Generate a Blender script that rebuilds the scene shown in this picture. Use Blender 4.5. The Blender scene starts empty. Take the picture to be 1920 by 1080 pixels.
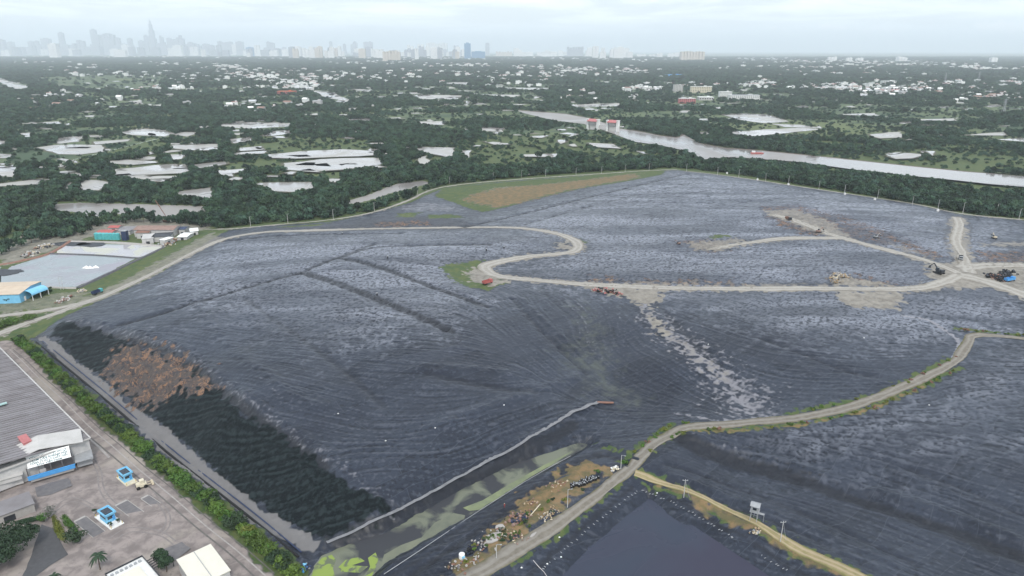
import bpy, bmesh, math, random
import numpy as np
from mathutils import Vector, Matrix

# ---------------------------------------------------------------- camera, sky, sun, exposure
SC = bpy.context.scene
COL = SC.collection
R = math.radians
CAM_H, PITCH, FPX = 150.0, 19.2, 1280.0
cam_data = bpy.data.cameras.new('camera')
cam_data.sensor_width = 36.0
cam_data.lens = 24.0
cam_data.clip_start = 1.0
cam_data.clip_end = 200000.0
cam = bpy.data.objects.new('camera', cam_data)
cam.location = (0, 0, CAM_H)
cam.rotation_euler = (R(90 - PITCH), 0, 0)
COL.objects.link(cam)
SC.camera = cam
SC.view_settings.view_transform = 'Standard'
SC.view_settings.look = 'None'
SC.view_settings.exposure = 0.8
SC.cycles.volume_bounces = 4
SC.cycles.max_bounces = 8
SC.view_settings.gamma = 1.0
SC.view_settings.use_curve_mapping = False

SUN_EL, SUN_AZ = 52.0, 165.0        # azimuth measured clockwise from +Y (straight ahead)
world = bpy.data.worlds.new('World')
SC.world = world
world.use_nodes = True


def build_world():
    nt = world.node_tree
    N, L = nt.nodes, nt.links
    N.clear()
    out = N.new('ShaderNodeOutputWorld')
    bg = N.new('ShaderNodeBackground')
    bg.inputs['Strength'].default_value = 0.112
    sky = N.new('ShaderNodeTexSky')
    sky.sky_type = 'NISHITA'
    sky.sun_disc = False
    sky.sun_elevation = R(SUN_EL)
    sky.sun_rotation = R(SUN_AZ)
    sky.altitude = 150
    sky.air_density = 1.0
    sky.dust_density = 2.5
    tc = N.new('ShaderNodeTexCoord')
    sep = N.new('ShaderNodeSeparateXYZ')
    L.new(tc.outputs['Generated'], sep.inputs[0])
    # veil of thin high cloud, projected on a flat layer so that it streaks near the horizon
    zz = N.new('ShaderNodeMath'); zz.operation = 'MAXIMUM'; zz.inputs[1].default_value = 0.0
    L.new(sep.outputs['Z'], zz.inputs[0])
    za = N.new('ShaderNodeMath'); za.operation = 'ADD'; za.inputs[1].default_value = 0.055
    L.new(zz.outputs[0], za.inputs[0])
    dx = N.new('ShaderNodeMath'); dx.operation = 'DIVIDE'
    dy = N.new('ShaderNodeMath'); dy.operation = 'DIVIDE'
    L.new(sep.outputs['X'], dx.inputs[0]); L.new(za.outputs[0], dx.inputs[1])
    L.new(sep.outputs['Y'], dy.inputs[0]); L.new(za.outputs[0], dy.inputs[1])
    cb = N.new('ShaderNodeCombineXYZ')
    L.new(dx.outputs[0], cb.inputs['X']); L.new(dy.outputs[0], cb.inputs['Y'])
    no = N.new('ShaderNodeTexNoise')
    no.inputs['Scale'].default_value = 0.55
    no.inputs['Detail'].default_value = 7
    no.inputs['Roughness'].default_value = 0.6
    no.inputs['Distortion'].default_value = 0.6
    L.new(cb.outputs[0], no.inputs['Vector'])
    mr = N.new('ShaderNodeMapRange')
    mr.inputs['From Min'].default_value = 0.42
    mr.inputs['From Max'].default_value = 0.60
    mr.inputs['To Min'].default_value = 0.35
    mr.inputs['To Max'].default_value = 0.96
    L.new(no.outputs['Fac'], mr.inputs['Value'])
    mix = N.new('ShaderNodeMixRGB')
    mix.inputs['Color2'].default_value = (8.0, 8.5, 8.8, 1)
    L.new(mr.outputs[0], mix.inputs['Fac'])
    L.new(sky.outputs['Color'], mix.inputs['Color1'])
    # grey-blue bank of far air that lies on the horizon
    hz = N.new('ShaderNodeMapRange'); hz.interpolation_type = 'SMOOTHSTEP'
    hz.inputs['From Min'].default_value = 0.0
    hz.inputs['From Max'].default_value = 0.065
    hz.inputs['To Min'].default_value = 0.92
    hz.inputs['To Max'].default_value = 0.0
    L.new(sep.outputs['Z'], hz.inputs['Value'])
    mix2 = N.new('ShaderNodeMixRGB')
    mix2.inputs['Color2'].default_value = (6.9, 7.5, 7.9, 1)
    L.new(hz.outputs[0], mix2.inputs['Fac'])
    L.new(mix.outputs[0], mix2.inputs['Color1'])
    last = mix2
    # small fair-weather cumulus far off, low over the horizon: (direction, spread x, spread z)
    for (px, py, sx, sz, st) in CUMULUS:
        d = pix_dir(px, py); d = d / np.linalg.norm(d)
        sub = N.new('ShaderNodeVectorMath'); sub.operation = 'SUBTRACT'
        sub.inputs[1].default_value = tuple(d)
        L.new(tc.outputs['Generated'], sub.inputs[0])
        mul = N.new('ShaderNodeVectorMath'); mul.operation = 'MULTIPLY'
        mul.inputs[1].default_value = (1 / sx, 0.4, 1 / sz)
        L.new(sub.outputs[0], mul.inputs[0])
        n2 = N.new('ShaderNodeTexNoise'); n2.inputs['Scale'].default_value = 110
        n2.inputs['Detail'].default_value = 5
        L.new(tc.outputs['Generated'], n2.inputs['Vector'])
        n3 = N.new('ShaderNodeVectorMath'); n3.operation = 'MULTIPLY_ADD'
        n3.inputs[1].default_value = (1.6, 1.6, 1.6); n3.inputs[2].default_value = (-0.8, -0.8, -0.8)
        L.new(n2.outputs['Color'], n3.inputs[0])
        ad = N.new('ShaderNodeVectorMath'); ad.operation = 'ADD'
        L.new(mul.outputs[0], ad.inputs[0]); L.new(n3.outputs[0], ad.inputs[1])
        ln = N.new('ShaderNodeVectorMath'); ln.operation = 'LENGTH'
        L.new(ad.outputs[0], ln.inputs[0])
        m3 = N.new('ShaderNodeMapRange'); m3.interpolation_type = 'SMOOTHSTEP'
        m3.inputs['From Min'].default_value = 0.35; m3.inputs['From Max'].default_value = 1.0
        m3.inputs['To Min'].default_value = st; m3.inputs['To Max'].default_value = 0.0
        L.new(ln.outputs['Value'], m3.inputs['Value'])
        mx = N.new('ShaderNodeMixRGB'); mx.inputs['Color2'].default_value = (8.6, 8.4, 8.3, 1)
        L.new(m3.outputs[0], mx.inputs['Fac']); L.new(last.outputs[0], mx.inputs['Color1'])
        last = mx
    L.new(last.outputs[0], bg.inputs['Color'])
    L.new(bg.outputs[0], out.inputs['Surface'])


_p = R(PITCH)
RT = np.array([1.0, 0, 0]); FW = np.array([0, math.cos(_p), -math.sin(_p)]); UPV = np.array([0, math.sin(_p), math.cos(_p)])


def pix_dir(px, py):
    return RT * ((px - 960) / FPX) + UPV * (-(py - 540) / FPX) + FW


CUMULUS = [(1872, 52, .028, .009, .9), (1915, 55, .018, .008, .85), (1548, 50, .012, .004, .75),
           (1576, 52, .012, .004, .7), (1447, 53, .008, .003, .7), (1650, 56, .03, .005, .35), (720, 24, .05, .006, .35)]
build_world()

sun_d = bpy.data.lights.new('sun', 'SUN')
sun_d.energy = 1.4
sun_d.angle = R(10)
sun_d.color = (1.0, 0.96, 0.9)
sun = bpy.data.objects.new('sun', sun_d)
COL.objects.link(sun)
_sd = Vector((math.sin(R(SUN_AZ)) * math.cos(R(SUN_EL)), math.cos(R(SUN_AZ)) * math.cos(R(SUN_EL)), math.sin(R(SUN_EL))))
sun.rotation_euler = _sd.to_track_quat('Z', 'Y').to_euler()
sun.location = _sd * 2000

rng = np.random.default_rng(7)
random.seed(7)

# ---------------------------------------------------------------- materials
MATS = {}


def mat(name, col, rough=0.8, var=0.25, scale=0.3, spec=0.3, metal=0.0, col2=None, bump=0.0, obj_var=0.0):
    """procedural material: colour broken up by two noises, optional variation per object"""
    if name in MATS:
        return MATS[name]
    m = bpy.data.materials.new(name); m.use_nodes = True
    N, L = m.node_tree.nodes, m.node_tree.links
    b = N['Principled BSDF']
    b.inputs['Roughness'].default_value = rough
    b.inputs['Metallic'].default_value = metal
    b.inputs['Specular IOR Level'].default_value = spec
    geo = N.new('ShaderNodeNewGeometry')
    no = N.new('ShaderNodeTexNoise'); no.inputs['Scale'].default_value = scale
    no.inputs['Detail'].default_value = 6; no.inputs['Roughness'].default_value = 0.65
    L.new(geo.outputs['Position'], no.inputs['Vector'])
    rp = N.new('ShaderNodeMapRange')
    rp.inputs['From Min'].default_value = 0.3; rp.inputs['From Max'].default_value = 0.7
    L.new(no.outputs['Fac'], rp.inputs['Value'])
    mx = N.new('ShaderNodeMixRGB')
    c2 = col2 or tuple(c * (1 - var) for c in col)
    mx.inputs['Color1'].default_value = (*col, 1); mx.inputs['Color2'].default_value = (*c2, 1)
    L.new(rp.outputs[0], mx.inputs['Fac'])
    o = mx.outputs[0]
    if obj_var:
        oi = N.new('ShaderNodeObjectInfo')
        r2 = N.new('ShaderNodeMapRange')
        r2.inputs['To Min'].default_value = 1 - obj_var; r2.inputs['To Max'].default_value = 1 + obj_var
        L.new(oi.outputs['Random'], r2.inputs['Value'])
        hs = N.new('ShaderNodeHueSaturation')
        L.new(r2.outputs[0], hs.inputs['Value']); L.new(o, hs.inputs['Color'])
        fr_ = N.new('ShaderNodeMath'); fr_.operation = 'MULTIPLY'; fr_.inputs[1].default_value = 7.31; L.new(oi.outputs['Random'], fr_.inputs[0])
        f2_ = N.new('ShaderNodeMath'); f2_.operation = 'FRACT'; L.new(fr_.outputs[0], f2_.inputs[0])
        r3 = N.new('ShaderNodeMapRange'); r3.inputs['To Min'].default_value = .5 - obj_var * .09; r3.inputs['To Max'].default_value = .5 + obj_var * .05
        L.new(f2_.outputs[0], r3.inputs['Value']); L.new(r3.outputs[0], hs.inputs['Hue'])
        o = hs.outputs[0]
    L.new(o, b.inputs['Base Color'])
    if bump:
        bp = N.new('ShaderNodeBump'); bp.inputs['Strength'].default_value = bump; bp.inputs['Distance'].default_value = 0.3
        L.new(no.outputs['Fac'], bp.inputs['Height']); L.new(bp.outputs[0], b.inputs['Normal'])
    MATS[name] = m
    return m


# ---------------------------------------------------------------- mesh helpers
class MB:
    def __init__(s):
        s.v = []; s.f = []; s.mi = []; s.n = 0

    def add(s, V, F, mi=0):
        o = len(s.v)
        s.v += [tuple(map(float, p)) for p in V]
        s.f += [tuple(i + o for i in f) for f in F]
        s.mi += [mi] * len(F)

    def box(s, c, size, rz=0.0, mi=0, taper=1.0):
        cx, cy, cz = c; sx, sy, sz = (d / 2 for d in size)
        ca, sa = math.cos(rz), math.sin(rz)
        V = []
        for z, k in ((-sz, 1.0), (sz, taper)):
            for x, y in ((-sx, -sy), (sx, -sy), (sx, sy), (-sx, sy)):
                x *= k; y *= k
                V.append((cx + x * ca - y * sa, cy + x * sa + y * ca, cz + z))
        s.add(V, [(3, 2, 1, 0), (4, 5, 6, 7), (0, 1, 5, 4), (1, 2, 6, 5), (2, 3, 7, 6), (3, 0, 4, 7)], mi)

    def prism(s, poly, z0, z1, mi=0):
        n = len(poly)
        V = [(x, y, z0) for x, y in poly] + [(x, y, z1) for x, y in poly]
        s.add(V, [tuple(range(n - 1, -1, -1)), tuple(range(n, 2 * n))] + [(i, (i + 1) % n, n + (i + 1) % n, n + i) for i in range(n)], mi)

    def cyl(s, a, b, r0, r1=None, n=10, mi=0):
        r1 = r0 if r1 is None else r1
        a, b = Vector(a), Vector(b)
        d = (b - a).normalized()
        u = d.orthogonal().normalized(); w = d.cross(u)
        V = []
        for p, r in ((a, r0), (b, r1)):
            for i in range(n):
                t = 2 * math.pi * i / n
                V.append(p + u * (r * math.cos(t)) + w * (r * math.sin(t)))
        s.add(V, [tuple(range(n - 1, -1, -1)), tuple(range(n, 2 * n))] + [(i, (i + 1) % n, n + (i + 1) % n, n + i) for i in range(n)], mi)

    def gable(s, L_, W_, z0, rise, over=0.3, th=0.15, mi=0):
        """two roof slopes, ridge along x"""
        hx, hy = L_ / 2 + over, W_ / 2 + over
        for sg in (-1, 1):
            V = [(-hx, sg * hy, z0 - over * rise / (W_ / 2)), (hx, sg * hy, z0 - over * rise / (W_ / 2)), (hx, 0, z0 + rise), (-hx, 0, z0 + rise)]
            V2 = [(x, y, z + th) for x, y, z in V]
            F = [(0, 1, 2, 3), (7, 6, 5, 4), (0, 4, 5, 1), (1, 5, 6, 2), (2, 6, 7, 3), (3, 7, 4, 0)]
            s.add(V + V2, F, mi)

    def gable_walls(s, L_, W_, h, rise, mi=0):
        s.box((0, 0, h / 2), (L_, W_, h), 0, mi)
        for sx in (-1, 1):
            x = sx * L_ / 2
            V = [(x, -W_ / 2, h), (x, W_ / 2, h), (x, 0, h + rise * .98), (x - sx * .2, -W_ / 2, h), (x - sx * .2, W_ / 2, h), (x - sx * .2, 0, h + rise * .98)]
            s.add(V, [(0, 1, 2), (5, 4, 3), (0, 3, 4, 1), (1, 4, 5, 2), (2, 5, 3, 0)], mi)

    def mesh(s, name, mats, smooth=False):
        me = bpy.data.meshes.new(name)
        me.from_pydata(s.v, [], s.f)
        for m in (mats if isinstance(mats, (list, tuple)) else [mats]):
            me.materials.append(m)
        me.polygons.foreach_set('material_index', s.mi)
        if smooth:
            me.polygons.foreach_set('use_smooth', [True] * len(me.polygons))
        me.update()
        return me

    def build(s, name, mats, parent=None, smooth=False, loc=None, rz=0.0):
        o = bpy.data.objects.new(name, s.mesh(name, mats, smooth))
        COL.objects.link(o)
        if parent: o.parent = parent
        if loc is not None: o.location = loc
        o.rotation_euler.z = rz
        return o


def tag(o, label=None, cat=None, group=None, kind=None):
    if label: o['label'] = label
    if cat: o['category'] = cat
    if group: o['group'] = group
    if kind: o['kind'] = kind
    return o


def thing(name, label, cat, loc=(0, 0, 0), rz=0.0, group=None):
    o = bpy.data.objects.new(name, None)
    o.empty_display_size = 0.5
    COL.objects.link(o)
    o.location = loc; o.rotation_euler.z = rz
    return tag(o, label, cat, group)


def copy_tree(o, parent=None):
    c = o.copy(); COL.objects.link(c)
    c.parent = parent
    for ch in list(o.children):
        copy_tree(ch, c)
    return c


def fast_mesh(name, V, F, mats, smooth=True):
    """V (n,3) array, F (m,4) array"""
    me = bpy.data.meshes.new(name)
    V = np.asarray(V, np.float32); F = np.asarray(F, np.int32)
    me.vertices.add(len(V)); me.vertices.foreach_set('co', V.ravel())
    me.loops.add(F.size); me.loops.foreach_set('vertex_index', F.ravel())
    me.polygons.add(len(F))
    me.polygons.foreach_set('loop_start', np.arange(0, F.size, F.shape[1], dtype=np.int32))
    me.polygons.foreach_set('use_smooth', np.full(len(F), smooth))
    for m in mats: me.materials.append(m)
    me.update(calc_edges=True)
    return me


def link(name, me):
    o = bpy.data.objects.new(name, me); COL.objects.link(o)
    return o


# ---------------------------------------------------------------- terrain heights
def plane_pt(px, py, z=0.0):
    d = pix_dir(px, py)
    t = (CAM_H - z) / -d[2]
    return np.array([d[0] * t, d[1] * t, z])


CTRL = """
0,1100,0 300,1100,0 480,1080,0 540,1100,0 250,800,0 60,650,0 0,640,0 0,760,0 120,900,0 300,960,0
0,560,0 0,590,0 60,575,.5 40,530,0 0,480,0 300,470,0 150,540,0 230,520,0 0,440,0 200,430,0 350,432,0 380,420,0
60,605,.5 110,588,1.5 200,555,3 300,508,5 400,455,7 430,445,8 500,434,10 600,431,12 750,428,14 900,426,16 1000,430,17 1083,460,18
72,632,-.5 130,680,-.5 230,770,-.5 330,850,-.5 450,940,-.5 590,1032,-.5 175,700,.5 245,762,.5 345,832,.5 405,888,.5 500,955,.5 600,1015,.5
112,605,7 180,612,9 250,632,11 320,660,13 375,705,14 440,755,14 520,803,12 600,855,10 670,910,7 735,960,4.5
300,560,13 200,590,9 420,520,15 500,600,17 560,510,19 450,650,16 700,600,18.5 620,690,16 800,560,20 740,740,13 650,480,20 850,480,21 960,455,20 500,470,15
650,800,11 800,670,17 880,620,17.5 960,560,17 900,740,11 980,700,10 1010,640,12 950,800,6.5 800,850,7.5 870,830,7 720,890,7.5 1050,720,6 1120,750,4
1095,565,15 1100,610,12 1120,660,8.5 1150,710,5 1190,760,3.5 1250,780,3.5 1160,800,3 1100,790,3 1180,840,3.5
1190,600,14 1260,680,10 1230,640,11 1330,720,6.5 1390,775,5 1300,640,12.5 1400,600,15 1500,620,14.5 1650,600,14.5 1750,630,12 1500,700,10 1620,710,9.5 1720,690,10 1600,740,8 1450,760,6.5
610,1018,2.5 740,960,4 850,900,4 980,830,4 1060,780,4.5 640,1050,-1.2 750,1000,-1.2 850,945,-1.2 950,890,-1.2 1050,845,-.8
720,1085,3.2 800,1025,3.2 900,965,3.2 1000,905,3.2 1080,852,3.2 1150,842,3.6 820,1060,4 950,960,4 1060,895,4.2 1140,875,4.6
900,1075,4.2 1000,1010,4.4 1100,945,4.6 1180,880,5 1225,838,5.6 1290,800,6 1400,793,6.4 1520,780,7 1620,755,7.5 1720,715,8.5 1790,680,9.5 1825,630,10.5 1920,636,10
1195,905,4.2 1110,980,3.4 1000,1060,3.2 1215,938,-2 1120,1012,-2 1300,1060,-2 1100,1080,-2 1350,1003,-2 1480,1078,-2 1280,925,4.2 1400,982,4.2 1550,1055,4.2 1650,1100,4.2
1240,880,4.6 1300,822,5.4 1310,850,2 1400,880,0 1550,920,0 1700,990,0 1850,1080,0 1500,860,3.2 1700,880,3.2 1900,960,2 1620,800,6.4 1800,750,7 1900,700,8 1900,850,5 1400,950,2 1600,1040,2 1450,820,5
920,495,17 940,518,16.5 1000,524,16 1100,533,16 1250,540,16.5 1400,541,17 1550,541,17 1700,542,17 1790,517,17.5 880,520,17.5
1000,400,15 1100,380,16 1200,350,14 1290,330,13 1400,345,13.5 1500,360,14 1650,385,14 1800,405,14 1400,430,20 1480,400,21 1250,470,19 1350,500,18.5 1550,490,19 1600,450,19.5 1700,470,18.5 1100,490,18 1650,420,18 1750,440,16.5
1920,412,11 1920,480,12 1920,560,14 1850,590,13 1880,440,12 1800,580,14 1700,575,15 1870,500,15 1920,610,11
880,405,9 960,385,9.5 820,365,7 1000,352,9 1150,338,9 1250,323,9.5 760,385,6 840,378,7 700,400,6 600,415,6 480,425,6 880,360,8
400,405,0 500,400,0 620,390,0 700,372,0 780,345,0 850,330,0 1000,316,0 1130,306,0 1290,300,0 1400,312,0 1500,325,0 1650,348,0 1800,375,0 1920,392,0
100,420,0 0,400,0 300,395,0
"""


def rbf_fit():
    P = []
    for tok in CTRL.split():
        a, b, c = map(float, tok.split(','))
        q = plane_pt(a, b, c); P.append((q[0], q[1], c))
    for x in np.linspace(-900, 1100, 9):
        P.append((x, 1350, 0))
    for y in (200, 400, 600, 800, 1000):
        P.append((-700, y, 0)); P.append((1050, y, 6 if y < 700 else 0))
    P = np.array(P)
    c2 = 9.0 ** 2
    d = np.sqrt(((P[:, None, :2] - P[None, :, :2]) ** 2).sum(-1) + c2)
    n = len(P)
    A = np.zeros((n + 1, n + 1)); A[:n, :n] = -d + np.eye(n) * 2.0; A[:n, n] = 1; A[n, :n] = 1
    w = np.linalg.solve(A, np.append(P[:, 2], 0))
    return P, w, c2


GX0, GX1, GY0, GY1, GS = -640.0, 980.0, 110.0, 1340.0, 1.0
gx = np.arange(GX0, GX1 + .1, GS); gy = np.arange(GY0, GY1 + .1, GS)
GW, GH = len(gx), len(gy)


def smooth01(t):
    t = np.clip(t, 0, 1); return t * t * (3 - 2 * t)


def bilin(G, x, y, x0=GX0, y0=GY0, s=GS, fill=0.0):
    fx = (np.asarray(x, float) - x0) / s; fy = (np.asarray(y, float) - y0) / s
    h, w = G.shape
    ok = (fx >= 0) & (fy >= 0) & (fx <= w - 1) & (fy <= h - 1)
    fx = np.clip(fx, 0, w - 1.001); fy = np.clip(fy, 0, h - 1.001)
    ix = fx.astype(int); iy = fy.astype(int); ax = fx - ix; ay = fy - iy
    v = G[iy, ix] * (1 - ax) * (1 - ay) + G[iy, ix + 1] * ax * (1 - ay) + G[iy + 1, ix] * (1 - ax) * ay + G[iy + 1, ix + 1] * ax * ay
    return np.where(ok, v, fill)


def eval_rbf():
    P, w, c2 = rbf_fit()
    st = 3
    xs = gx[::st]; ys = gy[::st]
    X, Y = np.meshgrid(xs, ys)
    Z = np.full(X.shape, w[-1])
    for (a, b, _), ww in zip(P, w[:-1]):
        Z -= ww * np.sqrt((X - a) ** 2 + (Y - b) ** 2 + c2)
    Xf, Yf = np.meshgrid(gx, gy)
    return bilin(np.pad(Z, ((0, 1), (0, 1)), 'edge'), Xf, Yf, GX0, GY0, GS * st), Xf, Yf


HG, GXX, GYY = eval_rbf()
edge = np.minimum.reduce([GXX - GX0, GX1 - GXX, GY1 - GYY, np.full_like(GXX, 999)])
HG = HG * smooth01(edge / 70.0)


def band_noise(h, w, s, lo, hi, seed):
    """gaussian noise with wavelengths between lo and hi metres"""
    r = np.random.default_rng(seed)
    f = np.fft.rfft2(r.standard_normal((h, w)))
    ky = np.fft.fftfreq(h, s)[:, None]; kx = np.fft.rfftfreq(w, s)[None]
    k = np.sqrt(kx * kx + ky * ky)
    f *= np.exp(-(k * lo / 1.6) ** 2) * (1 - np.exp(-(k * hi / 1.1) ** 2)) / np.maximum(k, 1e-4) ** .6
    z = np.fft.irfft2(f, (h, w))
    return z / z.std()


def unproj(pts):
    """pixel list -> points on the terrain (array n,3)"""
    pts = np.asarray(pts, float)
    D = np.geomspace(118, 1330, 900)
    out = []
    for px, py in pts:
        d = pix_dir(px, py)
        if d[1] <= 0: continue
        t = D / d[1]
        x = d[0] * t; z = CAM_H + d[2] * t
        h = bilin(HG, x, D)
        below = np.nonzero(z <= h)[0]
        if len(below) == 0 or below[0] == 0:
            out.append(plane_pt(px, py, 0)); continue
        i = below[0]; a = z[i - 1] - h[i - 1]; b = h[i] - z[i]
        k = a / (a + b + 1e-9)
        y = D[i - 1] + (D[i] - D[i - 1]) * k; xx = x[i - 1] + (x[i] - x[i - 1]) * k
        out.append((xx, y, float(bilin(HG, xx, y))))
    return np.array(out, float)


def hz(x, y):
    return float(bilin(HG, x, y))


def at(px, py, dz=0.0):
    p = unproj([(px, py)])[0]
    return Vector((p[0], p[1], p[2] + dz))


def heading(a, b):
    p, q = at(*a), at(*b)
    return math.atan2(q.y - p.y, q.x - p.x)


def spline(P, step):
    P = np.asarray(P, float)
    out = []
    n = len(P)
    for i in range(n - 1):
        p0 = P[max(i - 1, 0)]; p1 = P[i]; p2 = P[i + 1]; p3 = P[min(i + 2, n - 1)]
        m = max(2, int(np.linalg.norm(p2 - p1) / step))
        for t in np.arange(m) / m:
            out.append(.5 * ((2 * p1) + (-p0 + p2) * t + (2 * p0 - 5 * p1 + 4 * p2 - p3) * t * t + (-p0 + 3 * p1 - 3 * p2 + p3) * t ** 3))
    out.append(P[-1])
    return np.array(out)


def line_dist(P, X, Y, margin):
    """distance of grid points to a polyline, big where farther than margin"""
    P = np.asarray(P)[:, :2]
    D = np.full(X.shape, 1e6)
    for a, b in zip(P[:-1], P[1:]):
        lo = np.minimum(a, b) - margin; hi = np.maximum(a, b) + margin
        j0, j1 = np.searchsorted(gx, [lo[0], hi[0]]); i0, i1 = np.searchsorted(gy, [lo[1], hi[1]])
        if j1 <= j0 or i1 <= i0: continue
        x = X[i0:i1, j0:j1] - a[0]; y = Y[i0:i1, j0:j1] - a[1]
        d = b - a; t = np.clip((x * d[0] + y * d[1]) / (d @ d + 1e-9), 0, 1)
        D[i0:i1, j0:j1] = np.minimum(D[i0:i1, j0:j1], np.hypot(x - t * d[0], y - t * d[1]))
    return D


def poly_in(P, X, Y):
    P = np.asarray(P)[:, :2]
    ins = np.zeros(X.shape, bool)
    n = len(P)
    for i in range(n):
        x1, y1 = P[i]; x2, y2 = P[(i + 1) % n]
        if y1 == y2: continue
        c = (y1 > Y) != (y2 > Y)
        ins ^= c & (X < (x2 - x1) * (Y - y1) / (y2 - y1) + x1)
    return ins


def poly_mask(pix, soft=3.0, rough=2.0, world=None):
    """soft mask on the grid of a polygon drawn on the ground, edge broken by noise"""
    P = unproj(pix) if world is None else np.asarray(world)
    d = line_dist(np.vstack([P, P[:1]]), GXX, GYY, soft * 2 + rough * 3 + 2)
    d = np.minimum(d, 200)
    sd = np.where(poly_in(P, GXX, GYY), -d, d) + NZ * rough
    return smooth01(.5 - sd / (2 * soft))


NZ = band_noise(GH, GW, GS, 4, 30, 3)
NZ2 = band_noise(GH, GW, GS, 2.5, 12, 5)
NZL = band_noise(GH, GW, GS, 20, 120, 6)

# --- ridges, gullies: (pixel polyline, height, half width)
RIDGES = [
    ([(570, 510), (640, 532), (740, 572), (845, 618)], -1.5, 4.0), ([(578, 508), (645, 529), (745, 568), (848, 613)], .7, 2.0),
    ([(640, 482), (720, 502), (800, 532), (910, 572)], -1.3, 3.6), ([(648, 480), (725, 499), (805, 529)], .5, 1.8),
    ([(222, 610), (300, 587), (400, 556), (500, 527), (560, 510), (620, 486), (700, 457)], -1.2, 3.0),
    ([(650, 478), (700, 463), (800, 459), (920, 457)], -1.0, 3.0),
    ([(150, 600), (250, 620), (340, 655), (420, 715), (520, 790), (640, 872)], .9, 3.0),
    ([(135, 612), (240, 634), (330, 668), (405, 728), (510, 803), (610, 875)], -.9, 3.0),
    ([(612, 1017), (740, 960), (850, 900), (980, 830), (1060, 782), (1125, 753)], 1.3, 2.2),
    ([(600, 1075), (720, 1068), (860, 985), (1000, 895), (1080, 846), (1140, 834), (1190, 858)], .9, 2.0),
    ([(760, 1085), (880, 1005), (1010, 915), (1085, 864), (1140, 853), (1180, 868)], -.9, 1.8),
    ([(64, 632), (200, 745), (330, 855), (470, 965), (580, 1045)], -.8, 1.6),
    ([(55, 632), (190, 745), (320, 856), (460, 968), (572, 1052)], .7, 1.4),
    ([(1255, 812), (1310, 845), (1420, 880), (1550, 920), (1700, 965), (1920, 1040)], -.9, 4.0),
    ([(1290, 815), (1400, 848), (1550, 895), (1720, 945), (1920, 1015)], .9, 2.5),
    ([(1235, 895), (1350, 940), (1500, 1000), (1640, 1070)], -.6, 1.4), ([(1245, 885), (1360, 928), (1510, 985), (1680, 1060)], .5, 1.4),
    ([(1250, 870), (1370, 910), (1520, 968), (1720, 1060)], -.5, 1.4), ([(1700, 880), (1800, 915), (1920, 965)], -.6, 1.6),
    ([(960, 560), (1000, 605), (1050, 655), (1100, 700)], -.7, 2.0), ([(980, 560), (1020, 600), (1080, 655)], .5, 1.6),
    ([(520, 810), (575, 890), (610, 960), (612, 1010)], .6, 1.6), ([(460, 560), (560, 630), (640, 690), (720, 760)], -.5, 2.5),
    ([(360, 560), (420, 640), (520, 720), (600, 760)], .6, 4.0), ([(800, 700), (900, 720), (1000, 735)], -.7, 3.0), ([(780, 690), (870, 690), (960, 700)], .6, 3.0),
    ([(820, 800), (900, 770), (1000, 735), (1080, 705)], .7, 3.0), ([(1220, 560), (1300, 640), (1360, 700), (1410, 770)], -.8, 3.5),
    ([(1440, 640), (1520, 670), (1600, 700), (1640, 705)], -.5, 1.6), ([(870, 425), (930, 412), (1100, 370), (1290, 326)], -1.2, 4),
    ([(985, 420), (1100, 388), (1290, 345)], -.8, 3.4), ([(420, 452), (560, 440), (750, 437)], -.9, 3),
]
RIDGE_W = [(unproj(p), a, w) for p, a, w in RIDGES]
for P_, a, w in RIDGE_W:
    d = line_dist(spline(P_, 6), GXX, GYY, w * 3)
    HG += a * np.exp(-(d / w) ** 2) * (1 + .25 * NZ)

# --- water: (name, pixels, level, material key, label)
WATER = {
    'pond': [(1215, 935), (1165, 975), (1110, 1025), (1055, 1077), (1010, 1125), (1510, 1125), (1435, 1080), (1320, 1007), (1255, 965), (1225, 938)],
    'ditch': [(578, 1085), (600, 1042), (660, 1018), (720, 1000), (800, 955), (880, 910), (960, 872), (1030, 848), (1085, 830), (1108, 833), (1060, 862), (980, 905), (890, 962), (800, 1012), (725, 1055), (690, 1090)],
    'basin': [(0, 512), (30, 497), (90, 478), (130, 478), (255, 484), (240, 492), (190, 514), (142, 538), (60, 536), (0, 530)],
    'basin2': [(112, 468), (130, 456), (300, 461), (306, 466), (262, 482), (112, 474)],
    'basin0': [(-60, 500), (0, 497), (0, 540), (-60, 540)],
    'creek': [(95, 383), (150, 380), (270, 383), (390, 387), (386, 397), (335, 399), (325, 406), (290, 406), (270, 402), (215, 402), (175, 408), (150, 400), (105, 393)],
    'creek2': [(640, 380), (690, 366), (725, 352), (745, 345), (790, 339), (812, 342), (775, 354), (735, 362), (700, 374), (665, 383)],
}
WLEV = {'pond': -.4, 'ditch': -.5, 'basin': -.4, 'basin2': -.3, 'basin0': -.4, 'creek': -.6, 'creek2': -.6}
WPOLY = {}
for k, px in WATER.items():
    z = WLEV[k]
    P_ = np.array([plane_pt(a, b, z) for a, b in px])
    WPOLY[k] = P_
    d = line_dist(np.vstack([P_, P_[:1]]), GXX, GYY, 16)
    ins = poly_in(P_, GXX, GYY)
    sd = np.where(ins, -np.minimum(d, 16), np.minimum(d, 16)) + (NZ * .8 if k in ('creek', 'creek2') else NZ * .15)
    inside = z - np.clip(-sd * .5, 0, 2)
    HG = np.where((d > 15) & ~ins, HG, np.where(sd < 0, np.minimum(HG, inside), np.maximum(np.minimum(HG, z + 0.05 + sd * .8), np.minimum(HG, z + .1 + sd * .5))))

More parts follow.
